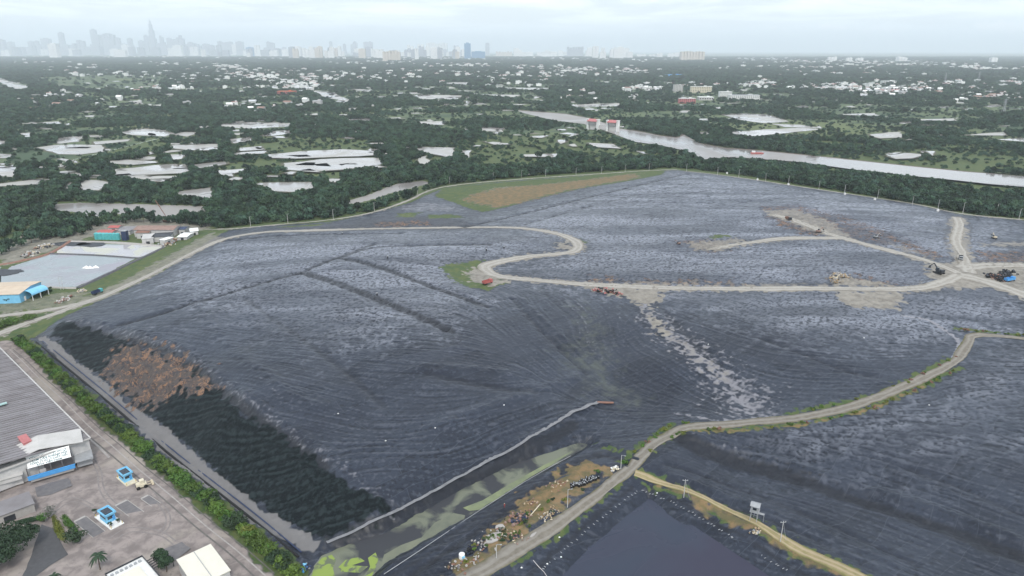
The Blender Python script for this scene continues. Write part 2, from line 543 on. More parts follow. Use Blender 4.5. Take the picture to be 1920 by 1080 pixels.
# ---------------------------------------------------------------- roads
ROADS = {
    'landfill_road': ([(-40, 640), (0, 625), (60, 603), (110, 586), (200, 553), (300, 506), (380, 465), (430, 446), (500, 435), (600, 431.5), (750, 428), (900, 426), (980, 428), (1040, 437), (1075, 450), (1085, 462), (1070, 473), (1000, 480), (945, 489), (915, 497), (912, 506), (938, 518), (1000, 524.5), (1100, 533), (1250, 540), (1400, 541.5), (1550, 541.5), (1700, 542), (1760, 533), (1800, 516)], 8.0, 'gravel'),
    'plateau_road': ([(1800, 513), (1740, 490), (1650, 465), (1560, 440), (1500, 417), (1450, 403)], 8.5, 'gravel'),
    'spur_road': ([(1580, 447), (1480, 447), (1400, 456), (1340, 466)], 7.0, 'gravel'),
    'edge_road': ([(1818, 512), (1806, 480), (1794, 450), (1800, 424), (1795, 408)], 9.0, 'gravel'),
    'yard_road': ([(1800, 516), (1860, 531), (1940, 562), (2080, 640)], 13.0, 'gravel'),
    'east_road': ([(1800, 503), (1860, 498), (1950, 500), (2150, 510)], 13.0, 'gravel'),
    'service_road': ([(860, 1098), (960, 1040), (1080, 960), (1180, 880), (1225, 836), (1290, 802), (1400, 793), (1520, 780), (1620, 755), (1720, 715), (1790, 680), (1818, 645), (1835, 629), (1940, 638), (2120, 655)], 5.6, 'track'),
    'grass_track': ([(1190, 888), (1260, 911), (1350, 948), (1450, 1000), (1600, 1075), (1660, 1105)], 4.0, 'ochre'),
    'perimeter_path': ([(405, 430), (480, 425), (620, 412), (700, 398), (765, 376), (835, 350), (1000, 334), (1150, 324), (1270, 318)], 4.0, 'gravel'),
    'far_path': ([(1285, 321), (1400, 335), (1500, 350), (1700, 380), (1800, 400), (1940, 415), (2150, 445)], 4.0, 'gravel'),
    'left_road': ([(-30, 597), (40, 588), (100, 580), (160, 566), (200, 552)], 6.0, 'gravel'),
}
ROADW = {k: spline(unproj(p), 4.0) for k, (p, w, m) in ROADS.items()}
RM = np.zeros_like(HG)
for k, (p, w, m) in ROADS.items():
    d = line_dist(ROADW[k], GXX, GYY, w / 2 + 8)
    RM = np.maximum(RM, smooth01((w / 2 + 3.2 - d) / 3.0))

# ---------------------------------------------------------------- wrinkles of the plastic sheet (line integral convolution)
STROKES = """480,770,700,825 880,780,1010,722 780,690,980,722 700,880,860,905 1000,640,1150,740 960,560,1040,650 600,640,800,650
300,800,420,765 450,850,600,820 600,930,680,900 200,690,320,640 250,640,330,690 420,740,520,810 560,560,760,560 400,500,600,470 700,480,900,470
1250,600,1400,655 1500,600,1650,650 1500,680,1650,690 1650,690,1760,680 1300,700,1400,760 1120,600,1120,680 1100,680,1180,740 1180,800,1260,790
1250,880,1420,945 1450,960,1620,1030 1600,850,1800,920 1750,950,1920,1020 1400,840,1600,880 1500,800,1700,770 1700,780,1850,720 1800,800,1920,830
1000,380,1250,340 1300,350,1500,370 1600,390,1750,430 1400,420,1600,430 1200,500,1500,505 1000,510,1300,500 1700,560,1900,590 850,880,950,830 1130,880,1220,880"""


def dir_field(X, Y):
    C = np.zeros(X.shape); S = np.zeros(X.shape); Wt = np.full(X.shape, 1e-9)
    for tok in STROKES.split():
        a = list(map(float, tok.split(',')))
        p, q = unproj([(a[0], a[1]), (a[2], a[3])])
        th = math.atan2(q[1] - p[1], q[0] - p[0]); m = (p + q) / 2
        w = 1.0 / (((X - m[0]) ** 2 + (Y - m[1]) ** 2) + 150.0) ** 1.5
        C += w * math.cos(2 * th); S += w * math.sin(2 * th); Wt += w
    return .5 * np.arctan2(S, C)


def lic(x0, y0, x1, y1, s, length, blur, seed):
    xs = np.arange(x0, x1, s); ys = np.arange(y0, y1, s)
    h, w = len(ys), len(xs)
    cs = 6
    Xc, Yc = np.meshgrid(np.arange(x0, x1 + cs, cs), np.arange(y0, y1 + cs, cs))
    th = dir_field(Xc, Yc)
    X, Y = np.meshgrid(xs, ys)
    wob = band_noise(h, w, s, 15, 60, seed + 50) * .07
    c2 = bilin(np.cos(2 * th), X, Y, x0, y0, cs); s2 = bilin(np.sin(2 * th), X, Y, x0, y0, cs)
    th = .5 * np.arctan2(s2, c2) + wob
    cx, cy = np.cos(th).astype(np.float32), np.sin(th).astype(np.float32)
    N_ = band_noise(h, w, s, blur, blur * 5, seed).astype(np.float32)
    acc = N_.copy()
    for sg in (1, -1):
        ix, iy = np.meshgrid(np.arange(w, dtype=np.float32), np.arange(h, dtype=np.float32))
        pdx = pdy = None
        for k in range(int(length / s)):
            i = np.clip(iy.astype(np.int32), 0, h - 1); j = np.clip(ix.astype(np.int32), 0, w - 1)
            dx = cx[i, j] * sg; dy = cy[i, j] * sg
            if pdx is not None:
                fl = np.where(dx * pdx + dy * pdy < 0, -1, 1); dx = dx * fl; dy = dy * fl
            pdx, pdy = dx, dy
            ix = ix + dx; iy = iy + dy
            acc += N_[np.clip(iy.astype(np.int32), 0, h - 1), np.clip(ix.astype(np.int32), 0, w - 1)]
    acc -= acc.mean()
    return acc / acc.std()


NX0, NX1, NY0, NY1, NS = -260.0, 420.0, 150.0, 620.0, 0.5
LICN = lic(NX0, NY0, NX1, NY1, NS, 14, 1.05, 11)
LICF = lic(GX0, GY0, GX1 + 1, GY1 + 1, 1.0, 18, 1.8, 12)[:GH, :GW]
CRN = band_noise(*LICN.shape, NS, 1.0, 7, 21)
CRF = band_noise(GH, GW, GS, 2.2, 14, 22)

# ---------------------------------------------------------------- surface classes on the ground
ZERO = np.zeros_like(HG)


def paint(ch, pix, val=1.0, soft=3, rough=2.0):
    m = poly_mask(pix, soft, rough) * val
    return np.maximum(ch, m)


def paint_line(ch, pix, w, val=1.0, soft=2.0, rough=1.0):
    d = line_dist(spline(unproj(pix), 5), GXX, GYY, w + soft * 2 + rough * 3) + NZ2 * rough
    return np.maximum(ch, val * smooth01((w / 2 - d) / soft + .5))


# whole lined landfill; what lies outside is soil and grass
LINED = [(72, 628), (110, 600), (200, 558), (300, 512), (400, 447), (430, 432), (620, 416), (770, 380), (835, 352), (1000, 336), (1270, 319), (1300, 322), (1500, 350), (1700, 380), (1800, 402), (1960, 418), (2300, 470), (2300, 1110), (600, 1110), (572, 1058), (470, 982), (320, 866), (186, 756), (56, 634)]
OUT = 1 - poly_mask(LINED, 1.5, .8)
grass = OUT.copy() * .9
dirt = ZERO.copy(); pale = ZERO.copy(); waste = ZERO.copy(); net = ZERO.copy(); conc = ZERO.copy(); mud = ZERO.copy(); ochre = ZERO.copy()
conc = paint(conc, [(-80, 640), (30, 640), (120, 735), (230, 830), (330, 920), (430, 1005), (530, 1100), (-80, 1100)], 1, 2, .6)
grass *= (1 - conc)
grass = paint_line(grass, [(30, 640), (146, 742), (296, 868), (416, 965), (536, 1072)], 1.2, 1, 1.0, .6)
# strip between basins and road, weedy bank
dirt = paint(dirt, [(60, 606), (200, 560), (300, 512), (420, 446), (400, 434), (330, 470), (230, 525), (120, 575)], .55, 3, 2)
grass = paint_line(grass, [(180, 535), (260, 495), (330, 462), (400, 427)], 6, 1, 2, 1.5)
mud = paint(mud, [(0, 480), (120, 450), (160, 440), (380, 425), (380, 440), (300, 470), (200, 520), (110, 550), (0, 545)], .8, 3, 2)
dirt = paint(dirt, [(-20, 475), (60, 425), (180, 408), (400, 412), (400, 430), (180, 442), (100, 470), (0, 505)], .62, 4, 3)
mud = paint(mud, [(-20, 440), (60, 415), (120, 400), (60, 440), (0, 470)], .5, 4, 3)
mud = paint(mud, [(66, 630), (98, 638), (175, 700), (245, 762), (345, 832), (405, 888), (500, 960), (600, 1014), (592, 1040), (490, 990), (340, 875), (210, 765), (95, 658)], 1, 1.0, .5)
dirt = paint(dirt, [(-20, 560), (60, 560), (100, 545), (180, 545), (200, 552), (110, 580), (-20, 590)], .5, 4, 3)
# the steep cut face: dark net cover and bare waste
FACE = [(92, 626), (115, 604), (180, 618), (260, 646), (330, 668), (372, 688), (415, 738), (465, 783), (520, 808), (625, 883), (700, 933), (742, 963), (640, 1004), (612, 1010), (560, 990), (500, 960), (405, 888), (345, 832), (245, 762), (175, 700), (120, 655)]
net = paint(net, FACE, 1, 1.5, 1.0)
WB = [(190, 695), (225, 650), (270, 645), (330, 668), (380, 705), (395, 728), (330, 737), (300, 752), (265, 762), (230, 735)]
waste = paint(waste, WB, 1, 4, 3.0)
for pg, v in (([(1420, 388), (1500, 384), (1590, 405), (1720, 455), (1660, 462), (1540, 432), (1440, 412)], .42), ([(1440, 408), (1490, 414), (1560, 436), (1530, 444), (1460, 424)], .6), ([(1275, 452), (1330, 446), (1400, 452), (1345, 474), (1290, 468)], .5),
              ([(1095, 519), (1240, 525), (1400, 530), (1400, 537), (1240, 534), (1100, 529)], .6), ([(1650, 440), (1730, 462), (1790, 488), (1720, 478)], .6), ([(1555, 512), (1600, 516), (1700, 536), (1640, 537), (1560, 530)], .6), ([(1825, 470), (1930, 470), (1930, 500), (1835, 498)], .5), ([(700, 418), (800, 414), (810, 422), (700, 426)], .6)):
    waste = np.maximum(waste, v * poly_mask(pg, 5, 4))
net *= (1 - .9 * poly_mask(WB, 4, 3.0))
# pale wind-rubbed crest and seams
pale = paint_line(pale, [(112, 604), (250, 628), (345, 662), (425, 722), (525, 795), (640, 873), (738, 958)], 5, .45, 4, 1)
pale = paint_line(pale, [(1230, 546), (1208, 572), (1240, 620), (1310, 670), (1370, 720), (1410, 775)], 4, .9, 5, 3.0)
pale = paint_line(pale, [(1310, 670), (1350, 705), (1400, 770)], 9, .78, 10, 4.5)
for ln_, w_, v_ in (([(1225, 600), (1290, 650), (1340, 690), (1400, 740), (1425, 775)], 18, .62), ([(1330, 690), (1390, 720), (1440, 730)], 8, .55), ([(1350, 700), (1350, 740), (1385, 778)], 10, .6), ([(1260, 640), (1300, 690), (1330, 740)], 6, .45)):
    pale = paint_line(pale, ln_, w_, v_, 9, 6.0)
dirt = paint_line(dirt, [(1212, 580), (1235, 615), (1300, 660), (1350, 705)], 7, .5, 6, 4)
dirt = paint_line(dirt, [(1228, 598), (1242, 622)], 6, .8, 4, 2); pale = paint_line(pale, [(1110, 543), (1085, 570), (1100, 620), (1115, 660)], 3, .45, 5, 3)
pale = paint_line(pale, [(1690, 592), (1740, 600), (1780, 625), (1800, 645), (1780, 680), (1740, 700)], 2.4, 1, 1, .4)
pale = paint_line(pale, [(1265, 775), (1330, 787), (1400, 788)], 1.8, .8, 1, .5)
pale = paint_line(pale, [(1295, 813), (1400, 845)], .9, .5, 1, .5)
for a in ([(960, 565), (1000, 605), (1040, 650)], [(1170, 565), (1140, 580)], [(630, 775), (690, 800)], [(1440, 650), (1600, 690)], [(470, 700), (560, 770)]):
    pale = paint_line(pale, a, 1.2, .4, 1.5, .8)
# dark lines: wet and shade painted along trenches; green-grey stain in the gully
trench_wet_shade = ZERO.copy()
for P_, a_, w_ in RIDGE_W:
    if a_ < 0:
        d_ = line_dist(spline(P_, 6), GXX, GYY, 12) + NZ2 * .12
        trench_wet_shade = np.maximum(trench_wet_shade, (.95 if a_ <= -.9 else .5) * smooth01((w_ * .6 - d_) / 1.2 + .5))
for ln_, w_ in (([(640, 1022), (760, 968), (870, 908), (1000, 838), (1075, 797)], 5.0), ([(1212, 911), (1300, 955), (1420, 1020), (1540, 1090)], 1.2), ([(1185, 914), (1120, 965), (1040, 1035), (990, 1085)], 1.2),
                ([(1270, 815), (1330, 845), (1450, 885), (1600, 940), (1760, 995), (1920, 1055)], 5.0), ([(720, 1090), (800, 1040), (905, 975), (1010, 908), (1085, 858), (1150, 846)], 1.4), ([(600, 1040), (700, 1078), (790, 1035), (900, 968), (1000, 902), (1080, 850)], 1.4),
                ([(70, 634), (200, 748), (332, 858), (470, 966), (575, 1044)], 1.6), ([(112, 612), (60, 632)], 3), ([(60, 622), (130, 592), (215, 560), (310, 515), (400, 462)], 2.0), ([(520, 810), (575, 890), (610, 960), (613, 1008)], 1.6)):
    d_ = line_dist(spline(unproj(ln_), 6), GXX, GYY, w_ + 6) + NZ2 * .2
    trench_wet_shade = np.maximum(trench_wet_shade, .9 * smooth01((w_ / 2 - d_) / 1.0 + .5))
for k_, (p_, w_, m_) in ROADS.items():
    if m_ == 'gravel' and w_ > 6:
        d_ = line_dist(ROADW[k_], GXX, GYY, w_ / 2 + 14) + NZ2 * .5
        trench_wet_shade = np.maximum(trench_wet_shade, .8 * smooth01((1.3 - np.abs(d_ - w_ / 2 - 3.2)) / 1.2))
stain = paint(ZERO.copy(), [(1090, 570), (1120, 640), (1150, 720), (1180, 760), (1120, 730), (1060, 670), (1100, 640)], .6, 8, 5)
# gravel aprons and soil heaps along the roads
for pg, v in (([(1095, 536), (1260, 542), (1240, 556), (1212, 578), (1165, 558), (1110, 545)], .95), ([(1560, 545), (1700, 545), (1690, 562), (1680, 582), (1600, 577), (1575, 560)], .9),
              ([(1730, 498), (1800, 492), (1860, 500), (1930, 495), (1930, 560), (1860, 540), (1790, 545), (1745, 520)], .95), ([(890, 500), (925, 515), (950, 528), (915, 537), (880, 528), (875, 512)], .8),
              ([(1280, 455), (1380, 445), (1400, 452), (1360, 470), (1300, 470)], .6), ([(1425, 395), (1490, 392), (1560, 415), (1600, 445), (1540, 440), (1460, 410)], .6),
              ([(1560, 520), (1590, 518), (1680, 535), (1560, 540)], .7), ([(1480, 412), (1560, 430), (1570, 440), (1500, 432)], .55), ([(1780, 410), (1815, 410), (1830, 500), (1790, 500), (1770, 455)], .55),
              ([(1040, 455), (1075, 448), (1075, 470), (1045, 466)], .7), ([(1100, 522), (1240, 528), (1560, 533), (1560, 538), (1240, 536)], .5), ([(1640, 445), (1720, 470), (1780, 490), (1700, 475)], .5),
              ([(1830, 455), (1930, 452), (1930, 462), (1840, 463)], .6), ([(840, 1085), (960, 985), (1100, 880), (1170, 868), (1190, 880), (1100, 955), (960, 1050), (900, 1095)], .35),
              ([(480, 432), (620, 418), (760, 400), (860, 412), (900, 424), (600, 430)], .35), ([(1490, 385), (1640, 400), (1750, 440), (1600, 420)], .25)):
    dirt = paint(dirt, pg, v, 3, 2.5)
for k, (p, w, m) in ROADS.items():
    d = line_dist(ROADW[k], GXX, GYY, w / 2 + 12) + NZ2 * 1.1 + NZ * 1.0
    dirt = np.maximum(dirt, .85 * smooth01((w / 2 + 1.5 - d) / 1.8) * (1 if m == 'gravel' else 0))
# grass: verges, the planted cap in the distance, patches
for ln, w in (([(1195, 898), (1270, 926), (1400, 988), (1560, 1066)], 1.0), ([(1205, 884), (1280, 910), (1450, 990), (1620, 1074)], 1.0), ([(880, 1100), (975, 1050), (1090, 968), (1180, 892)], 1.2), ([(1165, 868), (1215, 825), (1260, 795)], 2.4), ([(1205, 855), (1265, 815), (1330, 803)], 2.2),
              ([(1300, 806), (1420, 802), (1540, 788), (1640, 762), (1730, 722), (1800, 690)], 2.8), ([(1480, 776), (1640, 742), (1720, 705), (1780, 672)], 2.8), ([(1790, 615), (1850, 622), (1930, 630)], 2), ([(1115, 832), (1165, 845), (1185, 858)], 1.6),
              ([(900, 1075), (1010, 1012), (1120, 940)], 2.0), ([(60, 620), (0, 640)], 8)):
    grass = paint_line(grass, ln, w, .95, 1.4, 1.0)
ochre = paint(ochre, [(1195, 890), (1330, 938), (1450, 1000), (1660, 1100), (1600, 1100), (1430, 1005), (1280, 932)], .7, 1.5, 1)
ochre = paint(ochre, [(820, 1085), (900, 1020), (985, 930), (1060, 880), (1110, 866), (1150, 875), (1120, 905), (1000, 985), (900, 1060)], .85, 2, 2.0)
ochre = paint_line(ochre, [(1300, 808), (1420, 804), (1540, 790), (1640, 764), (1730, 724)], 1.6, .7, 1, .8)
grass = paint(grass, [(830, 353), (1000, 337), (1250, 319), (1240, 328), (1100, 352), (960, 386), (905, 398), (850, 380), (815, 368)], 1, 2, 1)
bare = poly_mask([(865, 372), (935, 352), (1000, 348), (1190, 325), (1196, 332), (1060, 358), (980, 380), (930, 388), (890, 382)], 5, 4)
grass *= (1 - bare); ochre = np.maximum(ochre, bare * .9)
dirt = np.maximum(dirt, bare * .35 * smooth01(.5 + NZ2 * .5))
pale = np.maximum(pale, .9 * poly_mask([(905, 352), (975, 348), (960, 356), (920, 360)], 3, 2))
for pg in ([(745, 400), (790, 398), (775, 408), (745, 407)], [(800, 403), (850, 402), (870, 408), (805, 410)], [(820, 500), (905, 487), (940, 520), (950, 530), (915, 545), (870, 537), (840, 517)], [(1340, 440), (1380, 443), (1330, 448)],
           [(1083, 447), (1100, 452), (1092, 463)], [(1230, 543), (1248, 545), (1236, 556)], [(500, 428), (620, 418), (590, 424)], [(0, 600), (90, 588), (60, 600), (0, 615)], [(90, 560), (150, 540), (140, 552), (100, 570)]):
    grass = paint(grass, pg, .9, 2, 1.5)
grass *= (1 - .9 * poly_mask([(880, 508), (915, 505), (920, 528), (890, 530)], 2, 1))
grass *= 1 - net
for c_ in (grass,):
    c_ *= (1 - RM * .0)
pale = np.maximum(pale, poly_mask([(745, 388), (800, 378), (850, 385), (880, 398), (820, 396), (760, 398)], 3, 3) * .55)
TOP = poly_mask([(300, 530), (430, 455), (600, 437), (1040, 440), (1060, 480), (930, 490), (890, 560), (820, 610), (640, 640), (420, 600)], 25, 10)
TOP = np.maximum(TOP, poly_mask([(900, 420), (1270, 325), (1700, 385), (1900, 410), (1900, 610), (1700, 640), (1500, 640), (1240, 560), (950, 520), (1080, 470)], 25, 10))
TOP = np.maximum(TOP, .6 * poly_mask([(1450, 830), (1650, 790), (1850, 700), (1920, 660), (1930, 800), (1700, 850)], 25, 10))
WRK = (1 - .85 * conc) * (1 - .9 * RM) * (1 - .7 * grass) * (1 - .7 * dirt) * (1 - .75 * mud) * (1 - .6 * ochre) * (1 - OUT)
HG += net * LICF * .035
HG += waste * (CRF * .55 + NZ2 * .5) + net * (CRF * .05 + NZ2 * .03) + dirt * (1 - RM) * NZ2 * .22

# ---------------------------------------------------------------- ground mesh: fine near the camera, coarser outward
def ground_mesh():
    az = np.linspace(R(-50), R(50), 1180); D = np.geomspace(128, 1325, 1180)
    A_, DD = np.meshgrid(az, D)
    X = (np.tan(A_) * DD).ravel(); Y = DD.ravel()
    # square the rows: rows of constant y, columns fanning out; keep x inside the detailed block
    X = np.clip(X, GX0 + 1, GX1 - 1)
    ok = np.tan(A_) * DD
    z = bilin(HG, X, Y)
    wk = bilin(WRK, X, Y)
    wn = bilin(LICN, X, Y, NX0, NY0, NS, fill=np.nan); cn = bilin(CRN, X, Y, NX0, NY0, NS, fill=np.nan)
    wf = bilin(LICF, X, Y); cf = bilin(CRF, X, Y)
    flat = bilin(smooth01(.5 + NZL * .45), X, Y)
    far = np.isnan(wn)
    k = np.where(far, 0, np.minimum.reduce([X - NX0, NX1 - X, NY1 - Y, np.full_like(X, 60)]) / 60.0)
    k = smooth01(k)
    wn = np.nan_to_num(wn); cn = np.nan_to_num(cn)
    tp = bilin(TOP, X, Y)
    near = wn * (.085 - .03 * tp) + cn * (.05 + .11 * tp)
    fard = wf * (.11 - .02 * tp) + cf * (.06 + .18 * tp)
    w_ = near * k + fard * (1 - k)
    z = z + wk * w_ * (.45 + .75 * flat)
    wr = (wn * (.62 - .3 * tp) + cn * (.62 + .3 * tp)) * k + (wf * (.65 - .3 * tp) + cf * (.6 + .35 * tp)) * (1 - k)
    V = np.stack([X, Y, z], 1)
    nr, nc = DD.shape
    i = np.arange(nr * nc).reshape(nr, nc)
    F = np.stack([i[:-1, :-1], i[:-1, 1:], i[1:, 1:], i[1:, :-1]], -1).reshape(-1, 4)
    a = np.tan(az)
    inb = ((ok > GX0 + 2) & (ok < GX1 - 2))
    keep = (inb[:-1, :-1] & inb[:-1, 1:] & inb[1:, 1:] & inb[1:, :-1]).ravel()
    me = fast_mesh('ground', V, F[keep], [ground_mat()])
    for nm, chs in (('ca', (dirt, grass, pale, waste)), ('cb', (net, conc, mud, None)), ('cc', (ochre, stain, trench_wet_shade, TOP))):
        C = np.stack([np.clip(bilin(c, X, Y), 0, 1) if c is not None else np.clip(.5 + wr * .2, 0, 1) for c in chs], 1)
        at_ = me.attributes.new(nm, 'FLOAT_COLOR', 'POINT')
        at_.data.foreach_set('color', C.astype(np.float32).ravel())
    return me


def ground_mat():
    m = bpy.data.materials.new('landfill_surface'); m.use_nodes = True
    N, L = m.node_tree.nodes, m.node_tree.links
    b = N['Principled BSDF']
    geo = N.new('ShaderNodeNewGeometry')

    def noise(scale, detail=5, rough=.6, dist=0.0):
        n = N.new('ShaderNodeTexNoise'); n.inputs['Scale'].default_value = scale; n.inputs['Detail'].default_value = detail
        n.inputs['Roughness'].default_value = rough; n.inputs['Distortion'].default_value = dist
        L.new(geo.outputs['Position'], n.inputs['Vector']); return n.outputs['Fac']

    def mapr(v, a, b_, c=0.0, d=1.0):
        n = N.new('ShaderNodeMapRange'); n.interpolation_type = 'SMOOTHSTEP'
        for k, x in zip(('From Min', 'From Max', 'To Min', 'To Max'), (a, b_, c, d)): n.inputs[k].default_value = x
        L.new(v, n.inputs['Value']); return n.outputs[0]

    def mix(f, c1, c2):
        n = N.new('ShaderNodeMixRGB')
        for s, c in (('Color1', c1), ('Color2', c2)):
            if isinstance(c, tuple): n.inputs[s].default_value = (*c, 1)
            else: L.new(c, n.inputs[s])
        if isinstance(f, float): n.inputs['Fac'].default_value = f
        else: L.new(f, n.inputs['Fac'])
        return n.outputs[0]

    def math_(op, a, b_):
        n = N.new('ShaderNodeMath'); n.operation = op
        for s, c in ((0, a), (1, b_)):
            if isinstance(c, (int, float)): n.inputs[s].default_value = c
            else: L.new(c, n.inputs[s])
        return n.outputs[0]

    def attr(nm):
        a = N.new('ShaderNodeAttribute'); a.attribute_name = nm
        s = N.new('ShaderNodeSeparateColor'); L.new(a.outputs['Color'], s.inputs[0])
        return s.outputs[0], s.outputs[1], s.outputs[2], a.outputs['Alpha']

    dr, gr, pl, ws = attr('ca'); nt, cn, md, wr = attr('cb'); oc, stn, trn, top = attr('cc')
    nf = noise(1.3, 6, .7); nm_ = noise(.22, 5, .6, .4); nl = noise(.028, 4, .55, .6); nx = noise(3.5, 4, .7)

    def edge(v, src=nf, amt=.5):      # class weight broken up by noise
        t = math_('ADD', v, math_('MULTIPLY', math_('SUBTRACT', src, .5), amt))
        return mapr(t, .28, .72)
    # black plastic sheet, with a film of dust that gathers in broad patches and along folds
    liner = mix(mapr(nl, .35, .68), (.008, .011, .020), (.020, .026, .040))
    nst = N.new('ShaderNodeMapping'); nst.inputs['Scale'].default_value = (.012, .05, .03); nst.inputs['Rotation'].default_value = (0, 0, R(8)); L.new(geo.outputs['Position'], nst.inputs[0])
    ns2 = N.new('ShaderNodeTexNoise'); ns2.inputs['Scale'].default_value = 1; ns2.inputs['Detail'].default_value = 6; ns2.inputs['Distortion'].default_value = .7; L.new(nst.outputs[0], ns2.inputs['Vector'])
    liner = mix(math_('MULTIPLY', math_('MULTIPLY', top, mapr(ns2.outputs['Fac'], .36, .66, .22, 1.0)), mapr(wr, .34, .62, .12, .82)), liner, (.275, .292, .340))  # flat tops painted paler: sky sheen as well as dust
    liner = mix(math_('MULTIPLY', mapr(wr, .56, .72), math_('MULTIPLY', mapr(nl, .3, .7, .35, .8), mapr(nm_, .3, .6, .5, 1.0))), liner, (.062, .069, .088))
    liner = mix(math_('MULTIPLY', mapr(wr, .42, .30), .85), liner, (.006, .008, .014))  # wrinkle lows go near-black: crease shade put into the colour
    ctr = noise(.9, 3, .8, 1.5); liner = mix(mapr(ctr, .60, .72, 0.0, .45), liner, (.10, .112, .14))
    liner = mix(math_('MULTIPLY', mapr(nx, .58, .74), .35), liner, (.085, .095, .125))
    bk = N.new('ShaderNodeTexBrick'); bk.inputs['Color1'].default_value = (0, 0, 0, 1); bk.inputs['Color2'].default_value = (1, 1, 1, 1); bk.inputs['Mortar'].default_value = (.5, .5, .5, 1)
    bk.inputs['Scale'].default_value = .02; bk.inputs['Brick Width'].default_value = 1.5; bk.inputs['Row Height'].default_value = .16; bk.inputs['Mortar Size'].default_value = .002; bk.inputs['Bias'].default_value = -.2
    wn_ = N.new('ShaderNodeTexNoise'); wn_.inputs['Scale'].default_value = .02; wn_.inputs['Detail'].default_value = 2; L.new(geo.outputs['Position'], wn_.inputs['Vector'])
    ws_ = N.new('ShaderNodeVectorMath'); ws_.operation = 'MULTIPLY_ADD'; ws_.inputs[1].default_value = (22, 22, 0); L.new(wn_.outputs['Color'], ws_.inputs[0]); L.new(geo.outputs['Position'], ws_.inputs[2])
    mp_ = N.new('ShaderNodeMapping'); mp_.inputs['Rotation'].default_value = (0, 0, R(-38)); L.new(ws_.outputs[0], mp_.inputs[0]); L.new(mp_.outputs[0], bk.inputs['Vector'])
    liner = mix(math_('MULTIPLY', bk.outputs['Color'], .30), liner, (.045, .054, .078))
    liner = mix(math_('MULTIPLY', bk.outputs['Fac'], .3), liner, (.10, .11, .13))
    liner = mix(math_('MULTIPLY', stn, mapr(nm_, .4, .6, .2, .9)), liner, (.085, .095, .075))
    liner = mix(math_('MULTIPLY', trn, .85), liner, (.010, .011, .015))  # trench shade and wet black painted into the sheet
    c = liner
    dustf = math_('MULTIPLY', mapr(math_('ADD', pl, math_('MULTIPLY', math_('SUBTRACT', wr, .5), .8)), .38, .85), .8)
    dustf = math_('MULTIPLY', dustf, mapr(pl, .05, .3))
    c = mix(dustf, c, mix(nf, (.27, .265, .285), (.17, .165, .18)))
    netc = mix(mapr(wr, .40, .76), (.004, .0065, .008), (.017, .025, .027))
    netc = mix(mapr(noise(2.2, 4, .75, .6), .54, .68, 0.0, .7), netc, (.026, .037, .038))
    c = mix(edge(nt, nf, .18), c, netc)
    mudc = mix(nm_, (.105, .102, .104), (.175, .168, .165))
    c = mix(edge(md, nm_, .25), c, mudc)
    wst = math_('ADD', math_('MULTIPLY', nm_, .6), math_('MULTIPLY', wr, .4))
    wc = mix(mapr(wst, .45, .58), (.070, .058, .053), (.20, .118, .075))
    wc = mix(mapr(math_('ADD', math_('MULTIPLY', nf, .5), math_('MULTIPLY', wr, .5)), .5, .58), wc, (.045, .042, .045)); wc = mix(mapr(nx, .64, .72), wc, (.33, .29, .26))
    c = mix(edge(ws, nm_, 1.2), c, wc)
    gc = mix(mapr(nm_, .35, .65), (.040, .072, .022), (.085, .105, .034)); gc = mix(mapr(nf, .55, .75), gc, (.13, .11, .06))
    c = mix(edge(gr), c, gc)
    occ = mix(mapr(nm_, .38, .62), (.10, .085, .04), (.20, .13, .065)); occ = mix(mapr(nf, .52, .7), occ, (.085, .095, .03))
    c = mix(edge(oc), c, occ)
    dc = mix(mapr(nm_, .35, .65), (.165, .150, .128), (.25, .232, .20)); dc = mix(mapr(nf, .56, .75), dc, (.10, .088, .078))
    c = mix(edge(dr), c, dc)
    yc = mix(mapr(nm_, .36, .64), (.27, .232, .215), (.165, .142, .134)); yc = mix(mapr(nl, .5, .64), yc, (.31, .275, .24)); yc = mix(mapr(noise(.35, 5, .75, 1.2), .56, .72), yc, (.145, .13, .125))
    c = mix(edge(cn, nf, .2), c, yc)
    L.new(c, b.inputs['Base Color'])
    nonl = math_('MAXIMUM', math_('MAXIMUM', dr, gr), math_('MAXIMUM', math_('MAXIMUM', oc, cn), math_('MAXIMUM', math_('MAXIMUM', ws, math_('MULTIPLY', nt, .35)), math_('MULTIPLY', md, .6))))
    rg = math_('ADD', mapr(nm_, .3, .7, .34, .48), math_('MULTIPLY', nonl, .45))
    L.new(rg, b.inputs['Roughness'])
    L.new(math_('MULTIPLY', mapr(nt, .2, .8, 1.0, .3), mapr(top, .2, .8, .30, .44)), b.inputs['Specular IOR Level'])
    bp = N.new('ShaderNodeBump'); bp.inputs['Strength'].default_value = .55; bp.inputs['Distance'].default_value = .12
    L.new(math_('ADD', nf, math_('MULTIPLY', nm_, 1.5)), bp.inputs['Height'])
    L.new(bp.outputs[0], b.inputs['Normal'])
    return m


ground = link('ground', ground_mesh())
tag(ground, 'landfill ground under black wrinkled plastic sheeting, with yard, verges and bare cuts', kind='structure')

